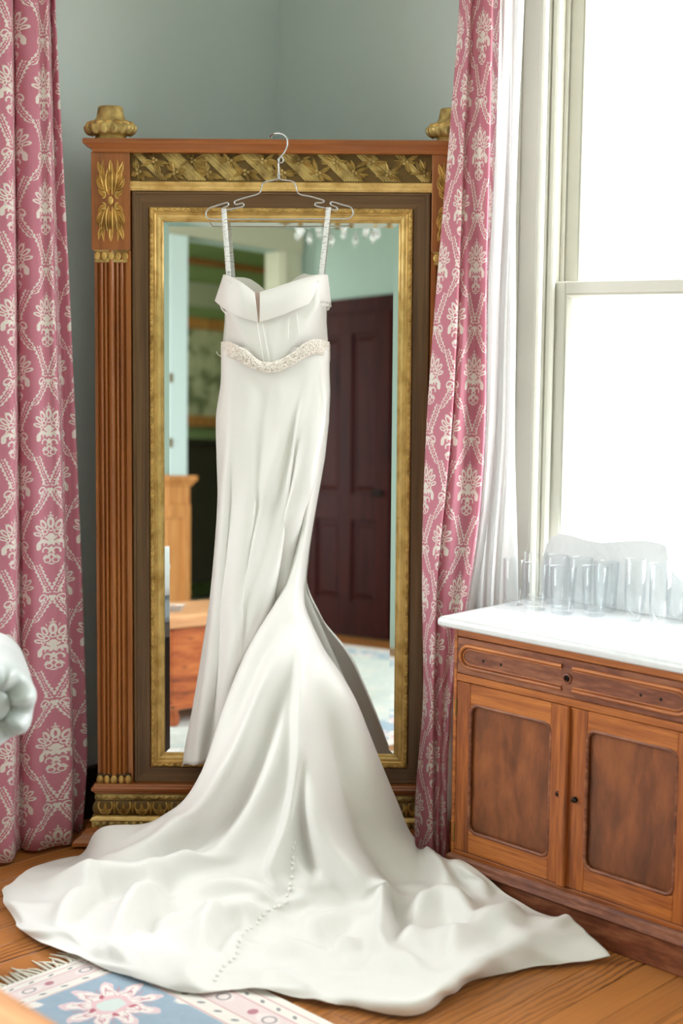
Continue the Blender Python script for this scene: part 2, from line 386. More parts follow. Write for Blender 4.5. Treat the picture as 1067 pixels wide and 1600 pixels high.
def damask(name, rose, rose2, cream, transl):
    b = NB(name); uvn = b.n('ShaderNodeUVMap'); uvn.uv_map = 'UVMap'; u, v, _ = b.sep(uvn.outputs[0])
    u = b.mul(u, 100.0); v = b.mul(v, 100.0)                       # centimetres of cloth
    HW, VP = 10.6, 31.7
    k = b.m_('FLOOR', b.m_('DIVIDE', u, HW))
    x = b.ab(b.sub(u, b.mul(b.add(k, .5), HW)))
    par = b.m_('MODULO', b.ab(k), 2.0)
    y0 = b.add(v, b.mul(par, VP / 2))
    def wrap(q): return b.sub(b.m_('FLOORED_MODULO', q, VP), VP / 2)
    y = wrap(y0); p = b.xyz(b.mul(x, .90), b.mul(y, .97))
    el = lambda *a: b.ell(p, *a)
    rg = lambda *a: b.ring(p, *a)
    cut = lambda a, c: b.mn(a, b.mul(c, -1.0))
    class Acc(list):
        cur = None
        def append(q, v): q.cur = v if q.cur is None else b.mx(q.cur, v)
    pos = Acc()
    pos.append(cut(el(0, 4.4, .95, 1.6), el(0, 4.3, .28, .85)))
    pos.append(el(0, 6.5, .3, .3)); pos.append(el(0, 7.2, .2, .25)); pos.append(el(.45, 6.2, .4, .14, 30))
    pos.append(cut(el(1.95, 3.95, .85, 1.45, -28), el(1.95, 3.8, .34, .8, -28)))
    pos.append(cut(el(3.15, 2.75, .7, 1.4, -48), el(3.1, 2.7, .26, .8, -48)))
    pos.append(cut(el(3.65, 1.25, .6, 1.25, -72), el(3.6, 1.25, .2, .7, -72)))
    pos.append(rg(1.45, 1.75, .62, .42)); pos.append(rg(2.35, .75, .48, .34)); pos.append(rg(2.5, -.35, .3, .3))
    pos.append(rg(.0, 2.5, .55, .34)); pos.append(el(1.35, 5.6, .13, .5, -20)); pos.append(el(2.75, 4.9, .13, .5, -40))
    pos.append(el(0, .5, .9, .8)); pos.append(el(.85, .05, .8, .45, 35)); pos.append(el(.35, -1.2, .5, 1.0, 15))
    curl = cut(el(2.35, -1.75, 1.75, 1.3, -25), el(1.95, -2.25, 1.15, .85, -25)); pos.append(curl)
    pos.append(el(3.3, -2.5, .65, .95, 25)); pos.append(cut(el(1.1, -1.6, 1.0, .7, -30), el(1.1, -1.9, .6, .35, -30)))
    pos.append(el(0, -3.2, .45, .8)); pos.append(cut(rg(1.25, -3.7, .85, .5), el(1.6, -4.6, .9, .5)))
    pos.append(el(.6, -5.2, .35, .9, 35)); pos.append(el(1.6, -5.5, .3, .8, 40)); pos.append(rg(.95, -6.4, .7, .36)); pos.append(el(0, -7.5, .75, .2))
    # V leaves, heart and scrolls around the point above the bouquet
    h = wrap(b.sub(y0, 15.2 + 0.0)); ph = b.xyz(x, h)
    def band(xc, lo, hi, wd, freq, cosf):
        d = b.mul(b.ab(b.sub(x, xc)), cosf)
        sc = b.m_('MULTIPLY_ADD', b.ab(b.m_('SINE', b.mul(h, freq))), wd * .38, wd * .62)
        edge = b.sub(sc, d)
        inn = b.sub(b.mul(sc, .52), d)
        dots = b.sub(b.m_('MULTIPLY_ADD', b.ab(b.m_('SINE', b.mul(h, freq * 1.5))), .26, -.08), d)
        lace = b.mx(b.mn(edge, b.mul(inn, -1.0)), dots)
        return b.mn(lace, b.sub(h, lo), b.sub(hi, h))
    pos.append(band(b.m_('MULTIPLY_ADD', h, .46, .30), .1, 8.9, 1.35, 2.6, .91))
    hn = b.m_('MAXIMUM', b.mul(h, -1.0), 0.0)
    pos.append(band(b.m_('MULTIPLY_ADD', b.m_('POWER', b.mul(hn, 1 / 7.6), 1.7), 4.4, .8), -8.2, -1.0, 1.25, 2.7, .82))
    eh = lambda *a: b.ell(ph, *a)
    pos.append(b.mx(eh(.42, -1.0, .5, .5), eh(.12, -1.55, .45, .75)))
    pos.append(eh(.75, .25, .6, .16, -20)); pos.append(b.mn(b.ring(ph, 2.35, -1.6, 1.25, .46), b.sub(h, -2.0)))
    pos.append(eh(3.1, -2.0, .5, .42)); pos.append(eh(2.05, 1.0, .26, .85, 20)); pos.append(eh(1.8, 1.95, .42, .26, 20))
    pos.append(b.ring(ph, 2.3, -2.4, .6, .25))
    f = b.step(pos.cur, -.05, .06)
    rib = b.m_('SINE', b.mul(u, 42.0)); wv = b.noise(b.xyz(b.mul(u, 9.0), b.mul(v, .6)), 1.0, 3)
    base = b.mix(wv, rose2, rose); col = b.mix(f, base, cream)
    b.bump(rib, .10, .0005)
    b.fin(col, b.mix(f, (.62,) * 3 + (1,), (.42,) * 3 + (1,)), 0, Sheen_Weight=.2)
    l = b.n('ShaderNodeBsdfTranslucent'); b.t.links.new(col, l.inputs[0]); mx = b.n('ShaderNodeMixShader'); mx.inputs[0].default_value = transl
    b.t.links.new(b.p.outputs[0], mx.inputs[1]); b.t.links.new(l.outputs[0], mx.inputs[2]); b.t.links.new(mx.outputs[0], b.out.inputs[0])
    return b.m
M['damask'] = damask('rose_damask', lin(228, 154, 172), lin(212, 134, 154), lin(252, 247, 240), .42)

# pine floor boards
def pinefloor():
    b = NB('heart_pine_boards'); v = b.obc(); oi = b.n('ShaderNodeObjectInfo'); r = oi.outputs['Random']
    ad = b.n('ShaderNodeVectorMath', operation='ADD'); b.t.links.new(v, ad.inputs[0]); b.t.links.new(b.xyz(b.mul(r, 71.0), b.mul(r, 33.0), 0.0), ad.inputs[1]); v = ad.outputs[0]
    warp = b.noise(b.mapping(v, sc=(1.0, 6, 1)), 1.0, 3)
    wv = b.n('ShaderNodeTexWave', wave_type='BANDS', bands_direction='Y'); b.put(wv.inputs['Vector'], b.mapping(v, sc=(.28, 1, 1))); wv.inputs['Scale'].default_value = 17; wv.inputs['Distortion'].default_value = 7; wv.inputs['Detail'].default_value = 3; wv.inputs['Detail Scale'].default_value = 1.1
    big = b.noise(b.mapping(v, sc=(.6, 5.0, 1)), 1.0, 3)
    g = b.mul(b.m_('POWER', wv.outputs[1], 2.2), b.step(big, .40, .66))
    n2 = b.noise(b.mapping(v, sc=(4, 160, 1)), 1.0, 3)
    c = b.mix(b.add(b.mul(n2, .6), b.mul(warp, .4)), lin(140, 82, 36), lin(204, 134, 68))
    c = b.mix(b.mul(g, .92), c, lin(72, 34, 16))
    c = b.mix(b.mul(r, .28), c, lin(120, 70, 34))
    b.bump(n2, .12, .0006); return b.fin(c, .34)
M['floorwood'] = pinefloor()

def rugmat():
    b = NB('persian_rug_pile'); v = b.obc(); x, y, _ = b.sep(v)
    dx = b.mul(x, -1.0); dy = b.mul(y, -1.0)
    dx2 = b.mn(dx, b.sub(3.04, dx)); dy2 = b.mul(b.mn(dy, b.sub(3.33, dy)), 1.5)
    d = b.mn(dx2, dy2); along = b.m_('MULTIPLY_ADD', b.m_('LESS_THAN', dx2, dy2), b.sub(dy, dx), dx)
    cream, pink, blue = lin(236, 230, 222), lin(228, 202, 204), lin(134, 162, 186)
    nz = b.noise(v, 60, 4)
    def stripe(lo, hi): return b.mn(b.step(d, lo - .002, lo + .002), b.step(d, hi + .002, hi - .002))
    def marks(period, dc, wdt, ht, skew=0.0):
        t = b.sub(b.m_('FLOORED_MODULO', b.add(along, b.mul(d, skew)), period), period / 2); q = b.xyz(t, b.sub(d, dc))
        return q, (wdt, ht)
    col = cream
    col = b.mix(b.mul(stripe(.062, .125), .75), col, pink)
    for e in (.026, .06, .127, .172): col = b.mix(stripe(e, e + .004), col, lin(206, 140, 150))
    q, _ = marks(.055, .045, 0, 0, .8); col = b.mix(b.step(b.ell(q, 0, 0, .012, .0035, 25), -.001, .001), col, lin(120, 116, 120))
    q, _ = marks(.06, .15, 0, 0, -.8); col = b.mix(b.step(b.ell(q, 0, 0, .014, .0035, -25), -.001, .001), col, lin(112, 110, 116))
    q, _ = marks(.16, .094, 0, 0); col = b.mix(b.step(b.ell(q, 0, 0, .034, .022), -.002, .002), col, lin(238, 222, 220))
    col = b.mix(b.step(b.ring(q, .004, 0, .016, .006), -.001, .001), col, lin(150, 140, 144)); col = b.mix(b.step(b.ell(q, -.052, 0, .012, .014), -.001, .001), col, lin(176, 96, 116))
    # field with palmettes
    P = .46; fx = b.sub(b.m_('FLOORED_MODULO', b.sub(dx, .306 - P / 2), P), P / 2); fy = b.sub(b.m_('FLOORED_MODULO', b.sub(dy, .256 - P / 2), P), P / 2)
    q = b.xyz(b.add(fx, b.mul(b.sub(b.noise(v, 28, 2), .5), .030)), b.add(fy, b.mul(b.sub(b.noise(b.mapping(v, loc=(5, 5, 0)), 28, 2), .5), .030))); fx, fy, _z = b.sep(q); r_ = b.length(q); th = b.m_('ARCTAN2', fy, fx)
    pet = b.m_('MULTIPLY_ADD', b.m_('COSINE', b.mul(th, 9.0)), .028, .094)
    field = blue
    field = b.mix(b.mul(b.noise(v, 25, 3), .35), field, lin(160, 184, 200))
    for (ex, ey, ea, eb, er) in ((.15, .13, .045, .022, 40), (-.15, .12, .05, .02, -50), (.15, -.14, .05, .02, -35), (-.16, -.13, .045, .022, 60), (.0, .19, .03, .018, 0), (.2, .0, .018, .032, 0), (0, -.19, .034, .016, 0)):
        field = b.mix(b.step(b.ell(q, ex, ey, ea, eb, er), -.002, .002), field, lin(238, 232, 226))
    for (ex, ey) in ((.13, .19), (-.2, -.06), (.08, -.2)): field = b.mix(b.step(b.ell(q, ex, ey, .011, .011), -.001, .001), field, lin(186, 88, 112))
    field = b.mix(b.step(b.sub(pet, r_), -.002, .002), field, lin(230, 200, 206))
    field = b.mix(b.step(b.sub(b.mul(pet, .86), r_), -.002, .002), field, lin(240, 232, 228))
    field = b.mix(b.mn(b.step(b.sub(b.mul(pet, .66), r_), -.002, .002), b.step(b.sub(b.mul(pet, .60), r_), .002, -.002)), field, lin(206, 130, 150))
    spk = b.mn(b.step(b.ab(b.m_('SINE', b.mul(th, 9.0))), .22, .10), b.mn(b.step(r_, .058, .062), b.step(r_, .095, .091))); field = b.mix(spk, field, lin(196, 118, 134))
    field = b.mix(b.step(b.ell(q, 0, 0, .048, .042), -.001, .001), field, lin(232, 190, 196)); field = b.mix(b.step(b.ell(q, 0, 0, .034, .028), -.001, .001), field, lin(214, 226, 222))
    for (ex, ey) in ((.02, .045), (-.03, .04), (.0, -.05), (.05, -.01)): field = b.mix(b.step(b.ell(q, ex, ey, .009, .009), -.001, .001), field, lin(186, 70, 96))
    inner = b.step(d, .50, .53); field = b.mix(b.mul(inner, .8), field, b.mix(b.step(nz, .4, .6), lin(226, 226, 214), lin(206, 214, 206)))
    col = b.mix(b.step(d, .176, .180), col, field)
    col = b.mix(b.mul(nz, .18), col, lin(240, 236, 232)); b.bump(b.noise(v, 700, 2), .35, .002)
    return b.fin(col, .95, 0, Sheen_Weight=.3)
M['rug'] = rugmat()
M['fringe'] = plain('cotton_fringe', lin(226, 220, 204), .9)
b = NB('printed_ribbon'); v = b.obc(); n = b.noise(b.mapping(v, sc=(60, 60, 260)), 1.0, 3); M['ribbon'] = b.fin(b.mix(b.step(n, .56, .62), lin(242, 242, 242), lin(184, 184, 186)), .5)
b = NB('faded_print'); v = b.obc(); n = b.noise(v, 6, 5); M['print'] = b.fin(b.ramp(n, [(.40, lin(120, 124, 92)), (.52, lin(190, 184, 150)), (.7, lin(206, 200, 170))]), .8)

# ------------------------------------------------------------------ room shell
def wall_mesh(along0, along1, z0, z1, holes):
    """boxes around rectangular holes: returns list of (a0,a1,z0,z1)"""
    out = []; xs = sorted(holes, key=lambda h: h[0]); cur = along0
    for (a0, a1, h0, h1) in xs:
        out.append((cur, a0, z0, z1))
        if h0 > z0: out.append((a0, a1, z0, h0))
        if h1 < z1: out.append((a0, a1, h1, z1))
        cur = a1
    out.append((cur, along1, z0, z1)); return out
T = .16
WIN_R = [(1.45, 2.555, .72, 2.75), (-.25, .85, .72, 2.75)]
WIN_L = [(.55, 1.75, .72, 2.75), (-.95, .05, .72, 2.75)]
mb = MB()
for a0, a1, z0, z1 in wall_mesh(YB - T, YL + T, 0, ZC, WIN_R): mb.box(XR, XR + T, a0, a1, z0, z1)
obj('wall_right', mb, M['wall'], kind='structure')
mb = MB()
for a0, a1, z0, z1 in wall_mesh(XB - T, XR, 0, ZC, WIN_L): mb.box(a0, a1, YL, YL + T, z0, z1)
obj('wall_left', mb, M['wall'], kind='structure')
mb = MB()
for a0, a1, z0, z1 in wall_mesh(YB - T, YL, 0, ZC, [(-.69, .157, 0, 2.66)]): mb.box(XB - T, XB, a0, a1, z0, z1)
obj('wall_back', mb, M['aqua'], kind='structure')
mb = MB().box(XB, XR, YB - T, YB, 0, ZC); obj('wall_door_side', mb, M['aqua'], kind='structure')
mb = MB().box(XB - T, XR + T, YB - T, YL + T, ZC, ZC + .1); obj('ceiling', mb, M['ceil'], kind='structure')
# floor of separate boards
floor = obj('floor', MB().box(XB - T, XR + T, YB - T, YL + T, -.12, -.022), M['base'], kind='structure')
rnd = random.Random(4)
pw = .0925; meshes = {}
yy = YL - .002; row = 0
while yy > YB + .01:
    x = XB + .002; cuts = sorted(rnd.uniform(XB + .6, XR - .6) for _ in range(1)) ; segs = []
    prev = XB
    for c in cuts + [XR]: segs.append((prev, c)); prev = c
    w_ = min(pw, yy - YB)
    for a, c in segs:
        L = round((c - a) / .2) * .2 if c < XR else c - a
        me = MB().box(-(c - a) / 2 + .0008, (c - a) / 2 - .0008, -w_ / 2 + .0009, w_ / 2 - .0009, -.021, 0, .0012)
        o = obj('plank', me, M['floorwood'], floor); o.location = ((a + c) / 2, yy - w_ / 2, 0)
    yy -= pw; row += 1
# baseboards
obj('baseboard_right', MB().box(XR - .02, XR, YB, YL, 0, .17, .004), M['base'], kind='structure')
obj('baseboard_left', MB().box(XB, XR - .02, YL - .02, YL, 0, .17, .004), M['base'], kind='structure')
obj('baseboard_back', MB().box(XB, XB + .02, .33, YL - .02, 0, .17, .004), M['trim'], kind='structure')

def window(name, loc, rot, half, z0, z1, zmeet, portal):
    """local x along the wall, y outwards, z up; origin on the wall face"""
    r = struct(name, loc, rot)
    t = M['trim']; h = half
    # casing: flat board with a bead on both edges
    cs = MB()
    for sx in (-1, 1):
        cs.box(sx * h, sx * (h + .095), -.022, 0, z0 - .02, z1 + .1, .004)
        cs.box(sx * (h + .072), sx * (h + .1), -.034, -.02, z0 - .02, z1 + .1, .006)
        cs.box(sx * (h - .004), sx * (h + .016), -.028, -.0, z0 - .02, z1, .005)
    cs.box(-h - .1, h + .1, -.024, 0, z1 + .0, z1 + .12, .004)
    obj('casing', cs, t, r)
    jb = MB()
    for sx in (-1, 1): jb.box(sx * h, sx * (h - .004), 0, T, z0, z1)
    jb.box(-h, h, 0, T, z1 - .004, z1)
    obj('jamb', jb, t, r)
    st = MB()
    for sx in (-1, 1): st.box(sx * (h - .004), sx * (h - .026), .008, .03, z0, z1, .005)
    st.box(-h + .026, h - .026, .008, .03, z1 - .026, z1, .005); obj('stop_bead', st, t, r)
    pt = MB()
    for sx in (-1, 1): pt.box(sx * (h - .004), sx * (h - .016), .073, .083, z0, z1, .002)
    obj('parting_bead', pt, t, r)
    obj('sill', MB().box(-h - .12, h + .12, -.018, T + .03, z0 - .035, z0, .008), t, r)
    obj('apron', MB().box(-h - .09, h + .09, -.014, 0, z0 - .14, z0 - .035, .004), t, r)
    def sash(nm, y0, y1, za, zb, stile, rt_, rb):
        xi = h - .006
        s = MB()
        for sx in (-1, 1): s.box(sx * xi, sx * (xi - stile), y0, y1, za, zb, .003)
        s.box(-xi + stile, xi - stile, y0, y1, zb - rt_, zb, .003); s.box(-xi + stile, xi - stile, y0, y1, za, za + rb, .003)
        so = obj(nm, s, t, r)
        md = MB().frame(-xi + stile, xi - stile, za + rb, zb - rt_, [(0, y0 + .004), (.004, y0 + .002), (.012, y0 + .012), (.014, y0 + .018)])
        obj('glazing_bead', md, t, so, smooth=40)
        obj('pane', MB().box(-xi + stile, xi - stile, (y0 + y1) / 2, (y0 + y1) / 2 + .003, za + rb, zb - rt_), M['pane'], so)
    sash('lower_sash', .032, .070, z0 + .002, zmeet + .004, .052, .036, .075)
    sash('upper_sash', .085, .122, zmeet - .034, z1 - .006, .052, .05, .036)
    ld = bpy.data.lights.new(name + '_daylight', 'AREA'); ld.shape = 'RECTANGLE'; ld.size = 2 * h; ld.size_y = z1 - z0; ld.cycles.is_portal = True
    lo = bpy.data.objects.new(name + '_daylight', ld); COL.objects.link(lo)
    # the lamp shines along its own -z: turn that to the room side
    base = Matrix.Translation(loc) @ Matrix.Rotation(rot[2], 4, 'Z') @ Matrix.Translation((0, T + .02, (z0 + z1) / 2)) @ Matrix.Rotation(-PI / 2, 4, 'X')
    lo.matrix_world = base
    return r
window('window_1', (XR, 2.0025, 0), (0, 0, -PI / 2), .5525, .72, 2.75, 1.70, True)
window('window_2', (XR, .30, 0), (0, 0, -PI / 2), .55, .72, 2.75, 1.70, True)
window('window_3', (1.15, YL, 0), (0, 0, 0), .60, .72, 2.75, 1.70, True)
window('window_4', (-.45, YL, 0), (0, 0, 0), .50, .72, 2.75, 1.70, True)

# door in the wall behind the viewer, seen in the mirror
d1 = struct('door_1', (-.81, YB, 0), (0, 0, PI))
DW = .40
db = MB().box(-DW, DW, -.035, -.012, 0.01, 2.20); obj('leaf', db, M['darkdoor'], d1)
ds = MB()
for a, c in ((-DW, -DW + .11), (-.05, .05), (DW - .11, DW)): ds.box(a, c, -.055, -.03, .01, 2.20, .004)
for a, c in ((.01, .25), (.80, .98), (2.06, 2.20)):
    ds.box(-DW + .11, -.05, -.0545, -.03, a, c, .004); ds.box(.05, DW - .11, -.0545, -.03, a, c, .004)
obj('rail_frame', ds, M['darkdoor'], d1)
for a, c in ((-DW + .11, -.05), (.05, DW - .11)):
    for z0, z1 in ((.25, .80), (.98, 2.06)):
        obj('door_panel', MB().frame(a, c, z0, z1, [(0, -.032), (.03, -.036), (.05, -.048), (.09, -.048)]).box(a + .09, c - .09, -.048, -.03, z0 + .09, z1 - .09), M['darkdoor'], d1)
obj('door_casing', MB().box(-DW - .11, -DW, -.03, -.002, 0, 2.31, .004).box(DW, DW + .17, -.03, -.002, 0, 2.31, .004).box(-DW, DW, -.03, -.002, 2.20, 2.31, .004), M['darkdoor'], d1)
obj('door_knob', MB().lathe([(.024, -.056), (.024, -.060), (.009, -.066), (.009, -.085), (.024, -.095), (.028, -.108), (.018, -.120), (.004, -.124)], (-.335, 0, .99), 16, 'y'), M['darkmetal'], d1, smooth=50)

# opening to the green room
dc = struct('door_2', (XB, 0, 0))
obj('casing', MB().box(0, .028, .157, .31, 0, 2.66, .005).box(-T, 0, .150, .157, 0, 2.66), M['pale_blue'], dc)
obj('casing', MB().box(0, .028, -.86, -.69, 0, 2.66, .005).box(0, .034, -.73, -.70, 0, 2.66, .005).box(-T, 0, -.69, -.683, 0, 2.66), M['cream'], dc)  # darker than the left casing: the weaker light here is painted in
obj('casing_head', MB().box(0, .03, -.88, .33, 2.66, 2.82, .006), M['cream'], dc)
for z in (1.28, 1.02, 1.70): obj('hinge', MB().box(.026, .034, .285, .31, z, z + .06, .001), M['brass'], dc)
GX = -4.0
mb = MB().box(GX - .1, GX, -3.2, 1.6, 0, ZC); obj('wall_far', mb, M['green'], kind='structure')
obj('wall_far_side', MB().box(GX, XB - T, -3.3, -3.2, 0, ZC), M['green'], kind='structure')
mb = MB()
for a0, a1, z0, z1 in wall_mesh(GX, XB - T, 0, ZC, [(-3.4, -2.0, .6, 2.7)]): mb.box(a0, a1, 1.6, 1.7, z0, z1)  # unseen opening added to let sky light into the green room
obj('wall_far_added_opening', mb, M['green'], kind='structure')
obj('wall_far_room_front', MB().box(XB - T - .002, XB - T - .02, -3.2, YB - T, 0, ZC), M['green'], kind='structure')
obj('floor_far', MB().box(GX, XB - T, -3.3, 1.7, -.1, -.0), M['cream'], kind='structure')
obj('ceiling_far', MB().box(GX - .1, XB - T, -3.3, 1.7, ZC, ZC + .1), M['ceil'], kind='structure')
obj('trim_1', MB().box(GX, GX + .04, -3.2, 1.6, 2.60, 2.82, .01), M['cream'], kind='structure')
obj('trim_2', MB().box(GX, GX + .05, -3.2, 1.6, 2.98, 3.03, .01), M['pilewood_h'], kind='structure')
ld = bpy.data.lights.new('far_room_daylight', 'AREA'); ld.shape = 'RECTANGLE'; ld.size = 1.4; ld.size_y = 2.1; ld.cycles.is_portal = True
lo = bpy.data.objects.new('far_room_daylight', ld); COL.objects.link(lo); lo.matrix_world = Matrix.Translation((-2.7, 1.65, 1.65)) @ Matrix.Rotation(-PI / 2, 4, 'X')
pf = thing('framed_picture', 'wood framed picture on the green wall, seen in the mirror', 'picture', (GX + .002, -2.1, 1.52))
obj('picture_frame', MB().box(0, .05, -.62, .62, 0, .10, .008).box(0, .05, -.62, .62, .88, .98, .008).box(0, .05, -.62, -.53, .1, .88, .008).box(0, .05, .53, .62, .1, .88, .008), M['pine'], pf)
obj('print', MB().box(0, .02, -.53, .53, .10, .88), M['print'], pf)
sb = thing('sideboard', 'dark wooden sideboard under the framed picture, seen in the mirror', 'sideboard', (GX + .02, -2.0, 0))
obj('body', MB().box(0, .5, -.75, .75, .16, 1.36, .01), M['darkfurn'], sb)
obj('top_board', MB().box(-.0, .53, -.78, .78, 1.36, 1.40, .01), M['darkfurn'], sb)
for sx in (.03, .45):
    for sy in (-.72, .67): obj('leg', MB().box(sx, sx + .05, sy, sy + .05, 0, .16, .004), M['darkfurn'], sb)
for sy in (-.36, .36):
    d = obj('door', MB().box(.50, .512, sy - .34, sy + .34, .2, 1.3, .003), M['darkfurn'], sb); obj('panel', MB().box(.512, .518, sy - .24, sy + .24, .3, 1.2, .003), M['darkfurn'], d)

# ------------------------------------------------------------------ pier mirror
LEAN = math.radians(2.8)
MX = -.1845
pm = thing('pier_mirror', 'tall walnut and gilt pier mirror with carved frieze leaning in the corner', 'mirror', W(MX, 4.20, 0), (-LEAN, 0, math.radians(-45))); pm.scale = (1, .55, 1.0035)
obj('back_board', MB().box(-.545, .545, .012, .03, .03, 2.08), M['dark_ground'], pm)
# glass with a bevelled border
gx, gz0, gz1, bv = .355, .268, 1.877, .021
g = MB(); A = [(-gx, .0045, gz0), (gx, .0045, gz0), (gx, .0045, gz1), (-gx, .0045, gz1)]; B = [(-gx + bv, .004, gz0 + bv), (gx - bv, .004, gz0 + bv), (gx - bv, .004, gz1 - bv), (-gx + bv, .004, gz1 - bv)]
dz = .0011
A = [(p[0], p[1] + dz, p[2]) for p in A]
g.add(B, [(0, 1, 2, 3)])
for k in range(4): g.add([A[k], A[(k + 1) % 4], B[(k + 1) % 4], B[k]], [(0, 1, 2, 3)])
obj('mirror_glass', g, M['mirror'], pm)
# gilt inner frame, stepped
gf = MB().frame(-.389, .389, .236, 1.910, [(0, .0), (0, -.030), (.004, -.036), (.011, -.038), (.0115, -.026), (.014, -.026), (.016, -.030), (.019, -.026), (.0195, -.018), (.026, -.020), (.032, -.014), (.0325, -.008), (.036, -.007), (.040, .003)])
obj('gilt_frame', gf, M['gold_bright'], pm, smooth=35)
le = MB(); rr = random.Random(2)
def rope(mb, x0, z0, x1, z1, y, step, ln, wd, h, tw=.35):
    L = math.hypot(x1 - x0, z1 - z0); n = int(L / step); a = math.atan2(z1 - z0, x1 - x0)
    for i in range(n):
        t = (i + .5) / n; s = 1 if i % 2 else -1
        mb.ball((x0 + (x1 - x0) * t, y, z0 + (z1 - z0) * t), (ln, h, wd), 8, 5, Matrix.Rotation(-(a + s * tw), 3, 'Y'))
for (a, c, d, e) in ((-.383, .242, .383, .242), (-.383, 1.904, .383, 1.904), (-.383, .242, -.383, 1.904), (.383, .242, .383, 1.904)): rope(le, a, c, d, e, -.0375, .017, .0105, .0046, .006)
obj('leaf_edging', le, M['gold'], pm, smooth=60)
# brown wood frame round the gilt
bf = MB().frame(-.440, .440, .187, 1.957, [(0, .01), (0, -.036), (.003, -.040), (.008, -.040), (.010, -.034), (.047, -.030), (.051, -.02), (.051, .0)])
bfo = obj('brown_frame', bf, M['brown_v'], pm, smooth=35)
bfo.data.materials.append(M['brown_h'])
nq = (8 - 1)
for i, p in enumerate(bfo.data.polygons):
    if (i // nq) in (0, 2): p.material_index = 1
# gold double moulding under the frieze
obj('gilt_moulding', MB().ledge(-.4435, .4435, -.042, .0, [(0, 1.957), (.004, 1.959), (.008, 1.964), (.004, 1.969), (.005, 1.970), (.011, 1.977), (.006, 1.983), (.0, 1.984)]), M['gold_bright'], pm, smooth=50)
# frieze
obj('frieze_ground', MB().box(-.4435, .4435, -.040, .0, 1.984, 2.068), M['recess_brown'], pm)
fr = MB(); rr = random.Random(11); FZ0, FZ1, FY = 1.987, 2.066, -.0405
def inside(z): return FZ0 + .003 < z < FZ1 - .003
for k in range(8):
    cx = -.40 + k * .1143
    for j in range(7):
        pts = []; off = (j - 3) * .0076
        for t in range(9):
            q = t / 8; pts.append((cx + off - .040 + q * .080, FY - .002 - .003 * math.sin(PI * q) - .002 * (j % 2), FZ1 - .001 - q * (FZ1 - FZ0 - .002)))
        if abs(pts[0][0]) < .437 and abs(pts[-1][0]) < .437: fr.tube(pts, .0038, 6)
for k in range(17):
    cx = -.42 + k * .0525 + rr.uniform(-.006, .006); cz = (FZ0 + FZ1) / 2 + (.018 if k % 2 else -.016)
    for j in range(11):
        a = (j % 2) * PI - .45 + rr.uniform(-1.0, 1.0); ln = rr.uniform(.026, .046)
        while not (inside(cz + math.sin(a) * ln) and abs(cx + math.cos(a) * ln) < .438) and ln > .012: ln -= .003
        if ln > .012: fr.leaf(cx + math.cos(a) * .005, cz + math.sin(a) * .005, a, ln, rr.uniform(.012, .017), rr.uniform(.009, .014), FY - .001 - .002 * (j % 3), rr.uniform(-.6, .6))
    for j in range(3): fr.ball((cx + math.cos(j * 2.1) * .006, FY - .013, cz + math.sin(j * 2.1) * .006), (.0052, .005, .0052), 8, 5)
obj('frieze_carving', fr, M['gold_dull'], pm, smooth=50, kind='stuff')
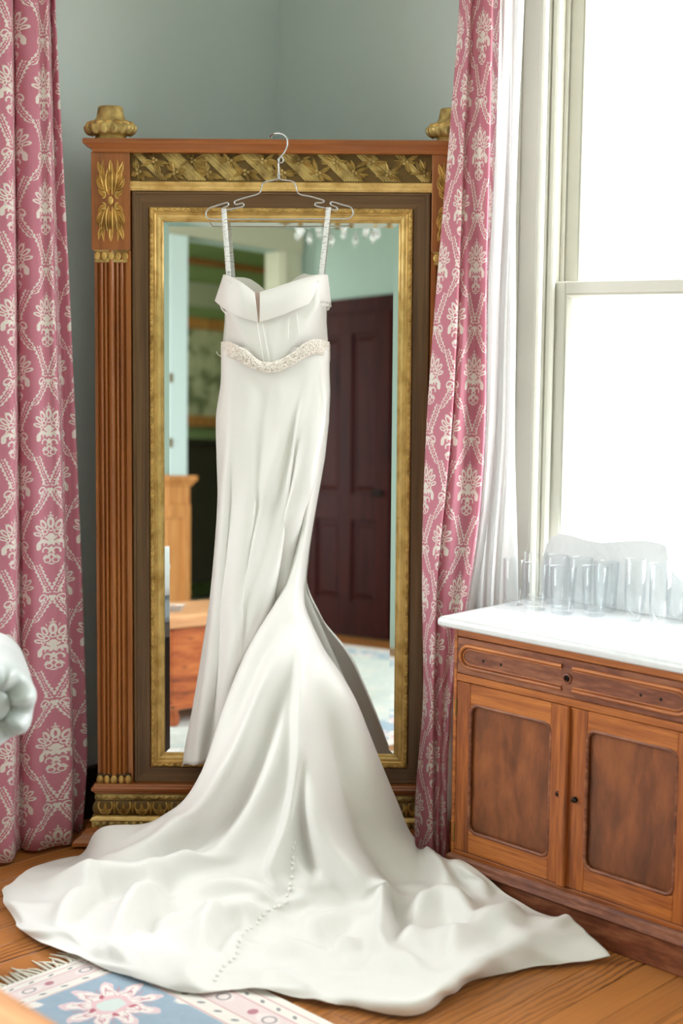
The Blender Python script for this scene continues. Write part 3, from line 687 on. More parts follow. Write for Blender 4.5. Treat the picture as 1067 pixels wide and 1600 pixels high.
# cornice
obj('cornice', MB().ledge(-.545, .545, -.080, .03, [(0, 2.064), (.004, 2.064), (.006, 2.068), (.006, 2.072), (.012, 2.075), (.020, 2.081), (.029, 2.086), (.032, 2.0875), (.032, 2.099), (.029, 2.101)]), M['pilewood_h'], pm, smooth=30)
for sx in (-1, 1):
    # corner block and its acanthus ornament
    cb = obj('corner_block', MB().box(sx * .4435, sx * .556, -.072, .02, 1.783, 2.066, .002), M['pilewood'], pm)
    cx = sx * .4995; y0 = -.0725; oz = 1.925; k = MB()
    k.ball((cx, y0 - .003, oz), (.0085, .009, .0135), 12, 8)
    for sz in (-1, 1):
        for s2 in (-1, 1):
            for (dx, dzz, a, ln, wd) in ((.004, .016, 84, .088, .013), (.010, .022, 78, .096, .013), (.013, .045, 66, .052, .013), (.016, .030, 50, .040, .012), (.016, .070, 62, .046, .013), (.013, .012, 40, .030, .010), (.019, .052, 46, .026, .009)):
                ang = math.radians(a); ang = ang if s2 > 0 else PI - ang; ang = ang * sz
                k.leaf(cx + s2 * dx * 1.25, oz + sz * dzz, ang, ln, wd * 1.45, .014, y0 + .0005, s2 * sz * .5)
            # little scrolls beside the boss
            k.tube([(cx + s2 * (.021 + .007 * math.cos(t)), y0 - .003, oz + sz * (.016 + .009 * math.sin(t))) for t in [i * .55 for i in range(10)]], .0028, 6)
        k.leaf(cx, oz + sz * .030, sz * PI / 2, .048, .010, .006, y0 + .0005)
        k.leaf(cx, oz + sz * .082, sz * PI / 2, .036, .016, .011, y0 + .0005)
    obj('acanthus_ornament', k, M['gold'], cb, smooth=50)
    # pilaster with reeds and hollows
    pl = MB(); xo, xi = .5505, .4435
    cols = [(xo, .0), (xo, -.046), (xo - .001, -.047), (.5415, -.047), (.5405, -.043)]
    cen = .4995
    segs = [('hollow', .0405, .0345), ('reed', .0345, .0245), ('hollow', .0245, .0215), ('reed', .0215, .0125), ('hollow', .0125, .0095), ('big', .0095, -.0095), ('hollow', -.0095, -.0125), ('reed', -.0125, -.0215), ('hollow', -.0215, -.0245), ('reed', -.0245, -.0345), ('hollow', -.0345, -.0405)]
    for kd, a, c in segs:
        for i in range(7):
            t = i / 6; x = cen + a + (c - a) * t
            y = -.054 + .012 * math.sin(PI * t) if kd == 'hollow' else (-.054 - .008 * math.sin(PI * t) if kd == 'reed' else -.054 - .016 * math.sin(PI * t))
            cols.append((x, y))
    cols += [(.4585, -.043), (.4575, -.047), (.444, -.047), (xi, -.046), (xi, 0)]
    pl.grid([[(sx * x, y, z) for x, y in cols] for z in (.182, .9, 1.783)])
    obj('pilaster', pl, M['pilewood'], pm, smooth=38)
    cp = obj('capital', MB().ledge(cen - .042 if sx > 0 else -cen - .042, cen + .042 if sx > 0 else -cen + .042, -.058, -.03, [(.002, 1.746), (.006, 1.749), (.004, 1.753), (.002, 1.756), (.002, 1.776), (.010, 1.783)]), M['gold_dull'], pm, smooth=40)
    for i in range(5):
        a = (i - 2) * .0205; obj('egg', MB().ball((sx * cen + a, -.066 + abs(i - 2) * .0016, 1.765), (.0096, .009, .0128), 10, 7), M['gold'], cp, smooth=70)
    bb = obj('bead_base', MB().ledge(sx * cen - .045, sx * cen + .045, -.056, -.03, [(.006, .182), (.010, .186), (.004, .190), (.004, .207), (.008, .212), (.004, .217)]), M['dark_ground'], pm, smooth=40)
    for i in range(5):
        a = (i - 2) * .0215; obj('bead', MB().ball((sx * cen + a, -.067 + abs(i - 2) * .002, .199), (.0108 if i % 2 == 0 else .0085, .011, .0145), 10, 7), M['gold'], bb, smooth=70)
    # finial
    fx, fy, fz = sx * .5025, -.028, 2.100
    fo = obj('finial', MB().lathe([(.052, 0), (.053, .006), (.046, .009), (.044, .014), (.064, .024), (.074, .036), (.072, .046), (.058, .056), (.046, .062), (.041, .070), (.038, .086), (.037, .096), (.033, .100), (.012, .101)], (fx, fy, fz), 28), M['gold_dull'], pm, smooth=60)
    for i in range(14):
        a = 2 * PI * i / 14; m = Matrix.Rotation(a, 3, 'Z') @ Matrix.Rotation(.55, 3, 'Y')
        obj('finial_leaf', MB().ball((fx + .066 * math.cos(a), fy + .066 * math.sin(a), fz + .031), (.011, .0125, .0175), 8, 6, m), M['gold_dull'], fo, smooth=70)
        a2 = a + PI / 14
        obj('finial_leaf', MB().ball((fx + .064 * math.cos(a2), fy + .064 * math.sin(a2), fz + .049), (.010, .013, .0065), 8, 5, Matrix.Rotation(a2, 3, 'Z') @ Matrix.Rotation(.5, 3, 'Y')), M['gold'], fo, smooth=70)
# base
obj('base_ledge', MB().ledge(-.550, .550, -.075, .03, [(0, .158), (.008, .160), (.008, .164), (.016, .168), (.017, .176), (.010, .180), (.010, .184), (.006, .188), (0, .189)]), M['pilewood_h'], pm, smooth=30)
rp_ = MB().ledge(-.546, .546, -.068, .03, [(0, .137), (.009, .139), (.012, .148), (.009, .157), (0, .159)]); rope(rp_, -.553, .148, .553, .148, -.080, .016, .010, .0045, .006, .5); rope(rp_, -.553, .148, .553, .148, -.078, .016, .009, .006, .004, -.5)
obj('rope_moulding', rp_, M['gold_dull'], pm, smooth=50)
obj('base_frieze', MB().ledge(-.546, .546, -.066, .03, [(0, .090), (.010, .093), (.016, .103), (.018, .114), (.016, .125), (.010, .135), (0, .139)]), M['recess_brown'], pm, smooth=50)
cf = MB(); nmot = 20
for i in range(nmot):
    cx = -.525 + 1.05 * i / (nmot - 1); y = -.0835
    def py(z): return -.066 - .018 * math.sqrt(max(0, 1 - ((z - .114) / .026) ** 2)) - .001
    for s2 in (-1, 1):
        cf.tube([(cx + s2 * (.021 * math.sin(PI * t * .62 + .15)), py(.095 + .038 * t), .095 + .038 * t) for t in [q / 8 for q in range(9)]], .0026, 6)
        cf.tube([(cx + s2 * (.011 + .005 * math.cos(t)), py(.106 + .005 * math.sin(t)) - .002, .106 + .005 * math.sin(t)) for t in [q * .7 for q in range(9)]], .0022, 6)
    cf.leaf(cx, .098, PI / 2, .034, .014, .010, y - .001)
    cf.leaf(cx + .0275, .133, -PI / 2, .038, .010, .008, y - .001)
obj('frieze_scrolls', cf, M['gold'], pm, smooth=50, kind='stuff')
obj('gilt_fillet', MB().ledge(-.552, .552, -.074, .03, [(0, .074), (.016, .075), (.020, .078), (.016, .083), (.010, .087), (0, .091)]), M['gold_bright'], pm, smooth=40)
bd = MB().ledge(-.552, .552, -.074, .03, [(0, .054), (.014, .056), (.014, .075), (0, .076)])
for i in range(50): bd.ball((-.55 + 1.10 * i / 49, -.091, .066), (.0085, .008, .0085), 8, 6)
obj('bead_moulding', bd, M['gold_dull'], pm, smooth=50)
obj('plinth', MB().ledge(-.560, .560, -.085, .03, [(.030, .006), (.060, .006), (.060, .016), (.050, .026), (.036, .036), (.030, .046), (.022, .049), (.022, .055), (0, .057)]), M['pilewood_h'], pm, smooth=30)
for sx in (-.5, .5): obj('foot', MB().box(sx - .05, sx + .05, -.12, .02, .0, .012), M['darkfurn'], pm)

# ------------------------------------------------------------------ hanger
HD = 4.228
hg = thing('wire_hanger', 'silver wire coat hanger hooked over the mirror cornice', 'hanger', at_d(435, 280, HD))
hk = [(424.5, 216, 4.262), (422.8, 213.5, 4.26), (424, 210.8, 4.255), (428, 209, 4.246), (435, 208.3, 4.238), (442, 210, 4.231), (447.5, 215, HD), (449, 222, HD), (448, 230, HD), (443.5, 239, HD), (437, 247, HD), (435.3, 254, HD), (435.3, 262, HD), (435.5, 280, HD)]
def smooth_path(p, k=6):
    p = np.array(p, float); n = len(p); out = []
    for i in range(n - 1):
        a, b_, c, d = p[max(i - 1, 0)], p[i], p[i + 1], p[min(i + 2, n - 1)]
        for j in range(k):
            t = j / k; out.append(.5 * ((2 * b_) + (c - a) * t + (2 * a - 5 * b_ + 4 * c - d) * t * t + (3 * b_ - a - 3 * c + d) * t ** 3))
    out.append(p[-1]); return np.array(out)
hm = MB().tube([at_d(*q) for q in smooth_path(hk)], .0026, 8)
hm.tube([at_d(438.6 + 4 * math.cos(t), 250 + 4.6 * math.sin(t), HD - .003) for t in [i * PI / 7 for i in range(14)]], .0022, 8, closed=True)
obj('hook', hm, M['chrome'], hg, smooth=80, world=True)
cm = MB().tube([at_d(435.5 + 2.6 * math.cos(t), 270.5 + t * .32, HD - .0045 * math.sin(t)) for t in [i * .35 for i in range(90)]], .0013, 6)
obj('wire_twist', cm, M['chrome'], hg, smooth=80, world=True)
body = [(435.3, 279.5), (428, 281.5), (411, 286), (405.6, 301.6), (386, 308), (368.5, 313.6), (366.3, 317), (369.5, 319.6), (378, 317.3), (380.8, 320), (378, 323.2), (360, 327), (349.5, 329.8), (346.7, 328), (348, 325), (355.5, 321.8), (357.2, 318.6), (354, 316.6), (340, 320.8), (328, 324.8), (322.5, 330), (321.8, 336), (325.5, 341.3), (332, 342.6), (380, 342.6), (435, 342.6), (490, 342.2), (537, 341.7), (545, 340.8), (551, 336), (551.8, 329.8), (547, 323.4), (535, 320), (519.5, 315.4), (516, 317.4), (518.3, 320.8), (526, 324), (527.3, 327.2), (523.5, 328.2), (508, 325.2), (494.5, 322.2), (492, 319.3), (494.5, 317), (504, 316.6), (506.2, 314), (502, 312), (484, 306.8), (466, 302.4), (459.4, 284.8), (443, 281.5), (435.8, 279.5)]
obj('shoulder_wire', MB().tube([at_d(x, y, HD) for x, y in smooth_path(body, 3)], .0023, 8), M['chrome'], hg, smooth=80, world=True)

# ------------------------------------------------------------------ wedding dress
def dr_(x, y, D):
    """a point of the dress: the hanging part lies close to the leaning glass"""
    return at_d(x, y, D + .055 * min(1, max(0, (1120 - y) / 480)))
wd = thing('wedding_dress', 'ivory satin wedding dress on the wire hanger with a long train over the floor', 'dress', at_z(470, 1400, 0))
def cr(a, b_, c, d, t): return .5 * ((2 * b_) + (c - a) * t + (2 * a - 5 * b_ + 4 * c - d) * t * t + (3 * b_ - a - 3 * c + d) * t ** 3)
def resample(P, n):
    """Catmull-Rom along axis 0 of an array (k, ...) to n samples"""
    P = np.asarray(P, float); k = len(P); out = []
    for i in range(n):
        u = i / (n - 1) * (k - 1); j = min(int(u), k - 2); t = u - j
        out.append(cr(P[max(j - 1, 0)], P[j], P[j + 1], P[min(j + 2, k - 1)], t))
    return np.array(out)
def lerp(pts, q): return float(np.interp(q, [p[0] for p in pts], [p[1] for p in pts]))
def smoothed(pts, q): 
    xs = [p[0] for p in pts]; n = len(xs)
    if q <= xs[0]: return pts[0][1]
    if q >= xs[-1]: return pts[-1][1]
    j = max(i for i in range(n - 1) if xs[i] <= q); t = (q - xs[j]) / (xs[j + 1] - xs[j]); g_ = lambda i: pts[min(max(i, 0), n - 1)][1]
    return cr(g_(j - 1), g_(j), g_(j + 1), g_(j + 2), t)
# bodice: front and back shells joined at the side seams
NB_, NU = 26, 41
backtop = [(-1, 431), (-.82, 433), (-.62, 433.5), (-.5, 436), (-.36, 443), (-.2, 454), (-.05, 458), (.12, 449), (.28, 441), (.42, 432), (.55, 427), (.66, 429.5), (.8, 429), (1, 429)]
def bodice_edges(y):
    return lerp([(425, 351), (470, 352), (500, 351.5), (540, 348), (590, 345)], y), lerp([(425, 511), (470, 510), (500, 509.5), (540, 512), (590, 513.5)], y)
front, back = [], []
for i in range(NB_):
    t = i / (NB_ - 1); rf, rb = [], []
    for j in range(NU):
        u = -1 + 2 * j / (NU - 1)
        y = 572 + (lerp([(-1, 436), (-.3, 462), (-.25, 470), (0, 462), (1, 434)], u) - 572) * t
        xl, xr = bodice_edges(y); c = .12 + .80 * min(1, max(0, (572 - y) / 95)); off = -.08
        q = max(0, (abs(u - off) - c) / (1 - c * .98)); dep = 4.155 - .105 * max(0, 1 - .93 * q ** 1.15) * (1 - .10 * abs(u))
        if abs(u) > .97: dep = 4.155
        rf.append(dr_(xl + (xr - xl) * (u + 1) / 2, y, dep))
        y2 = 572 + (lerp(backtop, u) - 572) * t; xl, xr = bodice_edges(y2)
        rb.append(dr_(xl + (xr - xl) * (u + 1) / 2, y2, 4.155 + .035 * (1 - u * u)))
    front.append(rf); back.append(rb)
bo = obj('bodice', MB().grid(front), M['satin'], wd, smooth=180, world=True)
obj('bodice_back', MB().grid(back), M['satin_in'], wd, smooth=180, world=True)
for o in (bo,):
    md = o.modifiers.new('t', 'SOLIDIFY'); md.thickness = .002; md.offset = 0
sm = MB()
for x0, y0, x1, y1 in ((401, 500, 412, 566), (409, 503, 421, 566), (452, 492, 450, 530), (463, 489, 468, 524)):
    sm.tube([dr_(x0 + (x1 - x0) * t, y0 + (y1 - y0) * t, 4.0470) for t in [q / 6 for q in range(7)]], .0012, 6)
obj('bodice_seam', sm, M['satin'], wd, smooth=80, world=True)
# folded cuffs
def cuff(name, top, bot, n=28, m=12, d0=4.035, edge=None):
    P = []
    tp, bt = resample(np.array(top), n), resample(np.array(bot), n)
    for i in range(m):
        t = i / (m - 1); row = []
        for j in range(n):
            x, y, D = tp[j] * (1 - t) + bt[j] * t
            D -= .016 * math.sin(PI * (t ** .7)); row.append(dr_(x, y, D))
        P.append(row)
    o = obj(name, MB().grid(P), M['satin'], wd, smooth=180, world=True); md = o.modifiers.new('t', 'SOLIDIFY'); md.thickness = .005; md.offset = 0
    md = o.modifiers.new('b', 'BEVEL'); md.width = .0018; md.segments = 2
    return o
cuff('cuff', [(350, 429, 4.14), (356, 430.5, 4.09), (376, 441, 4.055), (398, 457.5, 4.05)], [(336, 470.5, 4.125), (352, 483.5, 4.075), (375, 495.5, 4.048), (403.5, 503.5, 4.043)])
cuff('cuff', [(406, 457, 4.05), (440, 446, 4.048), (470, 436.5, 4.055), (497, 429.5, 4.08), (511.5, 429, 4.135)], [(405.5, 503.5, 4.040), (438, 493, 4.038), (468, 481, 4.045), (494, 471.5, 4.075), (516.5, 473, 4.13)])
P = [[dr_(x, y, D) for x, y, D in ((343, 476, 4.14), (352, 487, 4.085), (368, 494, 4.07))], [dr_(x, y, D) for x, y, D in ((345, 483, 4.14), (352, 491, 4.087), (368, 498, 4.072))]]
obj('cuff_edge', MB().grid(P), M['satin'], wd, smooth=180, world=True)
P = [[dr_(x, y, D) for x, y, D in ((493, 472, 4.10), (505, 473, 4.11), (515, 474, 4.14))], [dr_(x, y, D) for x, y, D in ((495, 477, 4.10), (505, 478, 4.11), (513, 479, 4.14))]]
obj('cuff_edge', MB().grid(P), M['satin'], wd, smooth=180, world=True)
obj('lining', MB().grid([[dr_(396, 457, 4.0525), dr_(410, 457, 4.0525)], [dr_(401, 503, 4.041), dr_(408, 503, 4.041)]]), M['nude'], wd, world=True)
# beaded belt
btop = [(346, 534), (356, 533), (372, 540), (386, 547), (397, 558), (408, 565), (424, 566), (440, 561), (456, 552), (474, 537), (486, 531), (500, 530), (513, 534)]
bbot = [(346, 557), (358, 558), (374, 565), (388, 573), (402, 579), (420, 583), (436, 580), (452, 573), (468, 563), (482, 556), (494, 552), (506, 556), (514, 562)]
def belt_d(x): 
    u = (x - 430) / 84.0; return 4.042 + .09 * min(1.0, abs(u)) ** 6
P = []
for i in range(7):
    t = i / 6; row = []
    for x in np.linspace(345.5, 514.5, 61):
        y = lerp(btop, x) * (1 - t) + lerp(bbot, x) * t; row.append(dr_(x, y, belt_d(x) - .006 * math.sin(PI * t)))
    P.append(row)
bl = obj('belt', MB().grid(P), M['lace'], wd, smooth=180, world=True); md = bl.modifiers.new('t', 'SOLIDIFY'); md.thickness = .002; md.offset = 0
rr = random.Random(5); bm_ = MB()
for _ in range(1500):
    x = rr.uniform(346, 514); t = rr.uniform(.04, .96); y = lerp(btop, x) * (1 - t) + lerp(bbot, x) * t
    p = dr_(x, y, belt_d(x) - .006 * math.sin(PI * t) - .003); bm_.ball(p, rr.choice((.0014, .0018, .0022, .0028)), 6, 4)
obj('beads', bm_, M['bead'], bl, smooth=180, kind='stuff', world=True)
obj('loose_thread', MB().tube([dr_(347 - t * 9, 556 - t * 7 + 3 * math.sin(t * 3), 4.13) for t in [q / 8 for q in range(9)]], .0012, 6), M['satin'], bl, world=True)
# hanging loops
for x0, y0, x1, y1 in ((349.5, 326, 357.5, 434), (513.5, 324, 501.5, 433)):
    P = [[dr_(x0 + (x1 - x0) * t + s_, y0 + (y1 - y0) * t, HD - .061 - .02 * t + .002 * abs(s_) / 4) for s_ in (-3.9, -2, 0, 2, 3.9)] for t in [q / 12 for q in range(13)]]
    o = obj('hanging_loop', MB().grid(P), M['ribbon'], wd, smooth=180, world=True); md = o.modifiers.new('t', 'SOLIDIFY'); md.thickness = .0015
# skirt: a closed tube with pleats
XLft = [(560, 346), (600, 345), (650, 338), (720, 339), (780, 341), (860, 336), (940, 328), (1010, 317), (1095, 303), (1196, 285.5)]
XRgt = [(560, 513.5), (600, 513), (660, 512), (720, 506), (790, 492), (860, 481), (915, 474), (945, 475), (1010, 501), (1095, 535), (1172, 565)]
NR, NC = 90, 200
rows = []
for i in range(NR):
    t = i / (NR - 1); row = []
    for j in range(NC):
        a = 2 * PI * j / NC; ca, sa = math.cos(a), math.sin(a)
        hem = 1196 - 24 * (ca * .5 + .5) - (2.0 * math.sin(9 * a + 1) if sa > -.2 else 0)
        y = 542 + (hem - 542) * t; xl = smoothed(XLft, y); xr = lerp(XRgt, min(y, 1172))
        b_ = .068 + .040 * t; cx, hw = (xl + xr) / 2, (xr - xl) / 2
        u = math.copysign(abs(ca) ** .75, ca)
        s_ = math.copysign(abs(sa) ** .8, sa)
        env = max(0.0, 1 - ca * ca) 
        pl = (.016 * t ** 1.0 * math.sin(7 * a + .8 + 1.2 * t) + .012 * t * math.sin(13 * a + 2.0 - 2 * t)) * env
        D = 4.125 - b_ * s_ - pl - .13 * max(0.0, ca) * max(0.0, (t - .5) * 2) ** 1.3
        row.append(dr_(cx + hw * u, y, min(D, 4.172 + (.0) * t)))
    rows.append(row)
pts = np.array([[tuple(p) for p in r] for r in rows])
def dress_fold(G, ridges, extra=None, blur=3):
    """raise folds along drawn lines: G (n,m,3) room points"""
    n, m, _ = G.shape
    du = np.gradient(G, axis=1); dv = np.gradient(G, axis=0); N = np.cross(du, dv); N /= (np.linalg.norm(N, axis=2, keepdims=True) + 1e-12)
    V = np.array([0, 0, CAM_H]) - G; sgn = np.sign((N * V).sum(2, keepdims=True)); sgn[sgn == 0] = 1; N = N * sgn
    pix = seen(G.reshape(-1, 3)); disp = np.zeros(n * m)
    for line, h, wl, wr in ridges:
        L = smooth_path(line, 5); best = np.full(n * m, 1e9); side = np.zeros(n * m); tt = np.zeros(n * m)
        for i in range(len(L) - 1):
            a, d = L[i], L[i + 1] - L[i]; l2 = (d ** 2).sum() + 1e-9; q = pix - a; s_ = np.clip((q @ d) / l2, 0, 1)
            e = q - s_[:, None] * d; dist = np.hypot(e[:, 0], e[:, 1]); k = dist < best
            best[k] = dist[k]; side[k] = np.sign(d[0] * q[k, 1] - d[1] * q[k, 0]); tt[k] = (i + s_[k]) / (len(L) - 1)
        wv = np.where(side > 0, wl, wr); tap = np.clip(np.minimum(tt / .26, (1 - tt) / .26), 0, 1); tap = tap * tap * (3 - 2 * tap)
        disp += 2.0 * h * np.exp(-(best / wv) ** 2) * tap
    if extra is not None: disp += extra(pix)
    disp = disp.reshape(n, m); ker = np.exp(-np.linspace(-1.6, 1.6, 2 * blur + 1) ** 2); ker /= ker.sum()
    for ax in (0, 1):
        pad = [(0, 0), (0, 0)]; pad[ax] = (blur, blur); Q = np.pad(disp, pad, 'edge')
        disp = sum(ker[i] * (Q[i:i + n] if ax == 0 else Q[:, i:i + m]) for i in range(2 * blur + 1))
    return G + N * disp.reshape(n, m)[:, :, None]
# wl = width to the left of the walking direction seen in the picture turned clockwise: below/left side when walking down
SKIRT = [([(366, 610), (360, 750), (350, 900), (334, 1050), (308, 1185)], 0.0150, 10, 26), ([(400, 640), (392, 780), (380, 900), (366, 1040), (346, 1150)], 0.0135, 8, 20),
         ([(484, 590), (470, 660), (449, 751), (425, 860), (400, 960), (374, 1070)], 0.0180, 6, 20), ([(470, 600), (440, 690), (414, 800), (392, 910), (366, 1040)], 0.0135, 8, 24),
         ([(497, 585), (480, 680), (462, 780), (440, 880)], 0.0150, 5, 13), ([(505, 580), (493, 650), (478, 720), (466, 800)], 0.0105, 4, 9), ([(440, 595), (424, 690), (404, 800)], 0.0090, 9, 22),
         ([(376, 585), (404, 606), (430, 632), (460, 612)], -0.0040, 12, 12)]
pts = dress_fold(pts, SKIRT, None, 2)
sk = obj('skirt', MB().grid([[Vector(p) for p in r] for r in pts], closed=True), M['satin'], wd, smooth=180, world=True)
md = sk.modifiers.new('t', 'SOLIDIFY'); md.thickness = .0025; md.offset = 0
# train: swept forward out of the skirt and spread on the boards
def c_(x, y, k, v_): return dr_(x, y, v_) if k == 'D' else (at_wall(x, y, 0, v_) if k == 'w' else at_z(x, y, v_))
TR = []
for (y, xl, xr, dl, dm, dr) in ((548, 507, 511, 4.122, 4.118, 4.124), (640, 497, 511.5, 4.092, 4.078, 4.108), (715, 484, 506, 4.068, 4.045, 4.10), (830, 467, 486.5, 4.055, 4.022, 4.085), (890, 453, 478, 4.04, 3.998, 4.07)):
    TR.append([dr_(xl + (xr - xl) * t, y, dl * (1 - t) ** 2 + 2 * t * (1 - t) * (2 * dm - (dl + dr) / 2) + dr * t * t) for t in [q / 8 for q in range(9)]])
def rowp(*a): TR.append([c_(*p) for p in a])
rowp(*[(x, y, 'D', D) for x, y, D in ((432, 942, 4.02), (437, 940, 3.985), (443, 939, 3.965), (450, 939, 3.955), (457, 940, 3.95), (463, 941, 3.955), (468, 943, 3.97), (473, 945, 3.99), (476, 947, 4.04))])
rowp(*[(x, y, 'D', D) for x, y, D in ((386, 1018, 4.0), (395, 1012, 3.95), (412, 1007, 3.92), (432, 1003, 3.905), (452, 1002, 3.90), (468, 1003, 3.905), (482, 1004, 3.92), (495, 1006, 3.95), (503, 1009, 4.01))])
rowp(*[(x, y, 'D', D) for x, y, D in ((348, 1116, 3.95), (358, 1108, 3.90), (385, 1102, 3.86), (420, 1098, 3.84), (455, 1096, 3.83), (480, 1096, 3.835), (506, 1096, 3.85), (530, 1096, 3.89), (543, 1098, 3.96))])
rowp(*[(x, y, 'D', D) for x, y, D in ((308, 1228, 3.92), (322, 1216, 3.86), (358, 1208, 3.80), (408, 1204, 3.765), (456, 1203, 3.75), (496, 1203, 3.755), (534, 1204, 3.775), (566, 1205, 3.82), (586, 1208, 3.91))])
rowp((258, 1284, 'D', 3.97), (282, 1282, 'D', 3.91), (330, 1287, 'D', 3.82), (396, 1294, 'D', 3.735), (456, 1298, 'D', 3.70), (510, 1299, 'D', 3.70), (556, 1299, 'D', 3.735), (602, 1302, 'D', 3.84), (626, 1312, 'D', 3.95))
rowp((160, 1293, 'D', 4.0), (196, 1318, 'D', 3.92), (280, 1345, 'D', 3.80), (370, 1365, 'D', 3.69), (452, 1376, 'D', 3.635), (520, 1376, 'D', 3.635), (584, 1366, 'D', 3.68), (640, 1350, 'D', 3.80), (664, 1334, 'D', 3.95))
rowp((126, 1336, 'z', .014), (150, 1360, 'z', .045), (232, 1394, 'z', .055), (332, 1418, 'z', .050), (438, 1432, 'z', .036), (540, 1432, 'z', .035), (620, 1412, 'z', .042), (684, 1372, 'z', .075), (724, 1353, 'w', 2.898))
rowp((62, 1352, 'z', .012), (104, 1388, 'z', .038), (190, 1434, 'z', .035), (300, 1462, 'z', .030), (412, 1482, 'z', .022), (540, 1484, 'z', .024), (646, 1458, 'z', .032), (736, 1402, 'z', .062), (802, 1404, 'w', 2.893))
rowp((20, 1380, 'z', .016), (60, 1420, 'z', .034), (142, 1470, 'z', .030), (280, 1508, 'z', .026), (392, 1518, 'z', .022), (546, 1534, 'z', .028), (672, 1516, 'z', .045), (778, 1462, 'z', .062), (860, 1436, 'z', .058))
rowp((8, 1386, 'z', .016), (48, 1440, 'z', .030), (130, 1486, 'z', .022), (286, 1536, 'z', .024), (396, 1538, 'z', .018), (546, 1558, 'z', .026), (660, 1556, 'z', .052), (765, 1494, 'z', .066), (896, 1441, 'z', .068))
rowp((3, 1392, 'z', .010), (36, 1452, 'z', .010), (112, 1497, 'z', .011), (284, 1549, 'z', .011), (392, 1549, 'z', .011), (545, 1572, 'z', .010), (655, 1583, 'z', .008), (745, 1527, 'z', .008), (951, 1500, 'z', .008))
G = np.array([[tuple(p) for p in r] for r in TR])
G = resample(G, 250); G = resample(np.swapaxes(G, 0, 1), 230); G = np.swapaxes(G, 0, 1)
RIDGE = [([(452, 915), (436, 955), (398, 1026), (362, 1112), (331, 1205), (290, 1268), (222, 1306), (150, 1344)], .012, 9, 20),
         ([(462, 975), (440, 1024), (408, 1105), (370, 1195), (316, 1275), (236, 1334), (150, 1368), (45, 1393)], .026, 15, 26),
         ([(452, 1030), (424, 1120), (388, 1216), (338, 1296), (262, 1346), (180, 1374)], -.020, 14, 16),
         ([(456, 1060), (436, 1160), (404, 1250), (352, 1322), (290, 1362), (220, 1384)], .012, 14, 22),
         ([(470, 985), (467, 1040), (466, 1120), (464, 1210), (450, 1290), (432, 1340), (428, 1372), (444, 1405)], .020, 7, 16),
         ([(474, 1150), (482, 1250), (506, 1320), (544, 1368), (578, 1420), (598, 1465)], .030, 14, 30),
         ([(472, 1170), (472, 1260), (478, 1330), (500, 1376)], -.022, 8, 8),
         ([(500, 1010), (540, 1110), (588, 1230), (632, 1322), (652, 1376)], .018, 22, 12),
         ([(510, 1100), (544, 1226), (592, 1336), (634, 1395)], -.014, 16, 18),
         ([(568, 1376), (588, 1412), (597, 1460), (586, 1505)], .026, 6, 15), ([(612, 1400), (622, 1450), (612, 1500)], -.012, 12, 12),
         ([(60, 1389), (140, 1391), (226, 1386), (300, 1366), (380, 1334)], .030, 7, 14), ([(110, 1408), (200, 1406), (290, 1392)], -.014, 9, 9),
         ([(172, 1478), (204, 1440), (230, 1411), (262, 1402)], .034, 7, 18), ([(226, 1460), (250, 1436), (300, 1424)], -.012, 10, 10), ([(82, 1454), (126, 1416), (162, 1398)], .024, 7, 15),
         ([(286, 1404), (370, 1391), (432, 1410)], .018, 7, 15), ([(316, 1500), (321, 1462), (352, 1440), (412, 1431)], .024, 7, 17), ([(336, 1500), (352, 1470), (390, 1452)], -.010, 9, 9),
         ([(636, 1446), (694, 1421), (744, 1442)], .028, 7, 17), ([(650, 1470), (700, 1448), (744, 1462)], -.012, 9, 9), ([(462, 1458), (545, 1447), (602, 1480)], .020, 7, 17), ([(480, 1480), (545, 1470), (590, 1496)], -.010, 10, 10),
         ([(690, 1500), (752, 1458), (822, 1435)], .026, 9, 14), ([(606, 1494), (660, 1471), (722, 1472)], .018, 8, 12),
         ([(392, 1420), (372, 1466), (350, 1508)], .012, 8, 12), ([(236, 1450), (300, 1437), (342, 1446)], .014, 7, 11),
         ([(516, 1504), (560, 1479), (612, 1503)], .016, 7, 12), ([(146, 1502), (176, 1488), (204, 1514)], .016, 6, 8), ([(648, 1338), (690, 1366), (702, 1402)], .022, 9, 13),
         ([(700, 1352), (740, 1376), (764, 1404)], .014, 8, 12), ([(420, 1500), (470, 1490), (520, 1510)], .012, 7, 12), ([(560, 1520), (610, 1508), (660, 1522)], .014, 7, 11)]
def crumple(pix):
    out = np.zeros(len(pix))
    for i, (x, y) in enumerate(pix):
        k = min(1, max(0, (y - 1330) / 80)); k *= min(1, 1.1) 
        if k > 0:
            wx, wy = x + 22 * noise.noise((x * .012, y * .02, 1.3)), y + 12 * noise.noise((x * .012, y * .02, 5.9)); u_ = wx * .72 + wy * .9; v_ = wy * .9 - wx * .35
            rd = 1 - abs(noise.noise((u_ * .0075, v_ * .021, 2.2))) * 1.6; rd2 = 1 - abs(noise.noise((wx * .010 + 9, wy * .030, 8.4))) * 1.6
            out[i] = k * (.016 * max(0, rd) ** 4 + .012 * max(0, rd2) ** 4 + .006 * noise.noise((x * .022, y * .034, 3.1)) + .002 * noise.noise((x * .06, y * .09, 7.7)))
    return out
G = dress_fold(G, RIDGE, crumple)
# cloth never sinks below the boards or the rug
G[:, :, 2] = np.maximum(G[:, :, 2], .0115)
# nor does it enter the washstand's plinth
near = G[:, :, 1] < 2.53
G[:, :, 0] = np.where(near, np.minimum(G[:, :, 0], 2.9025), G[:, :, 0])
tr = obj('train', MB().grid([[Vector(p) for p in r] for r in G]), M['satin'], wd, smooth=180, world=True)
md = tr.modifiers.new('t', 'SOLIDIFY'); md.thickness = .0025; md.offset = 0
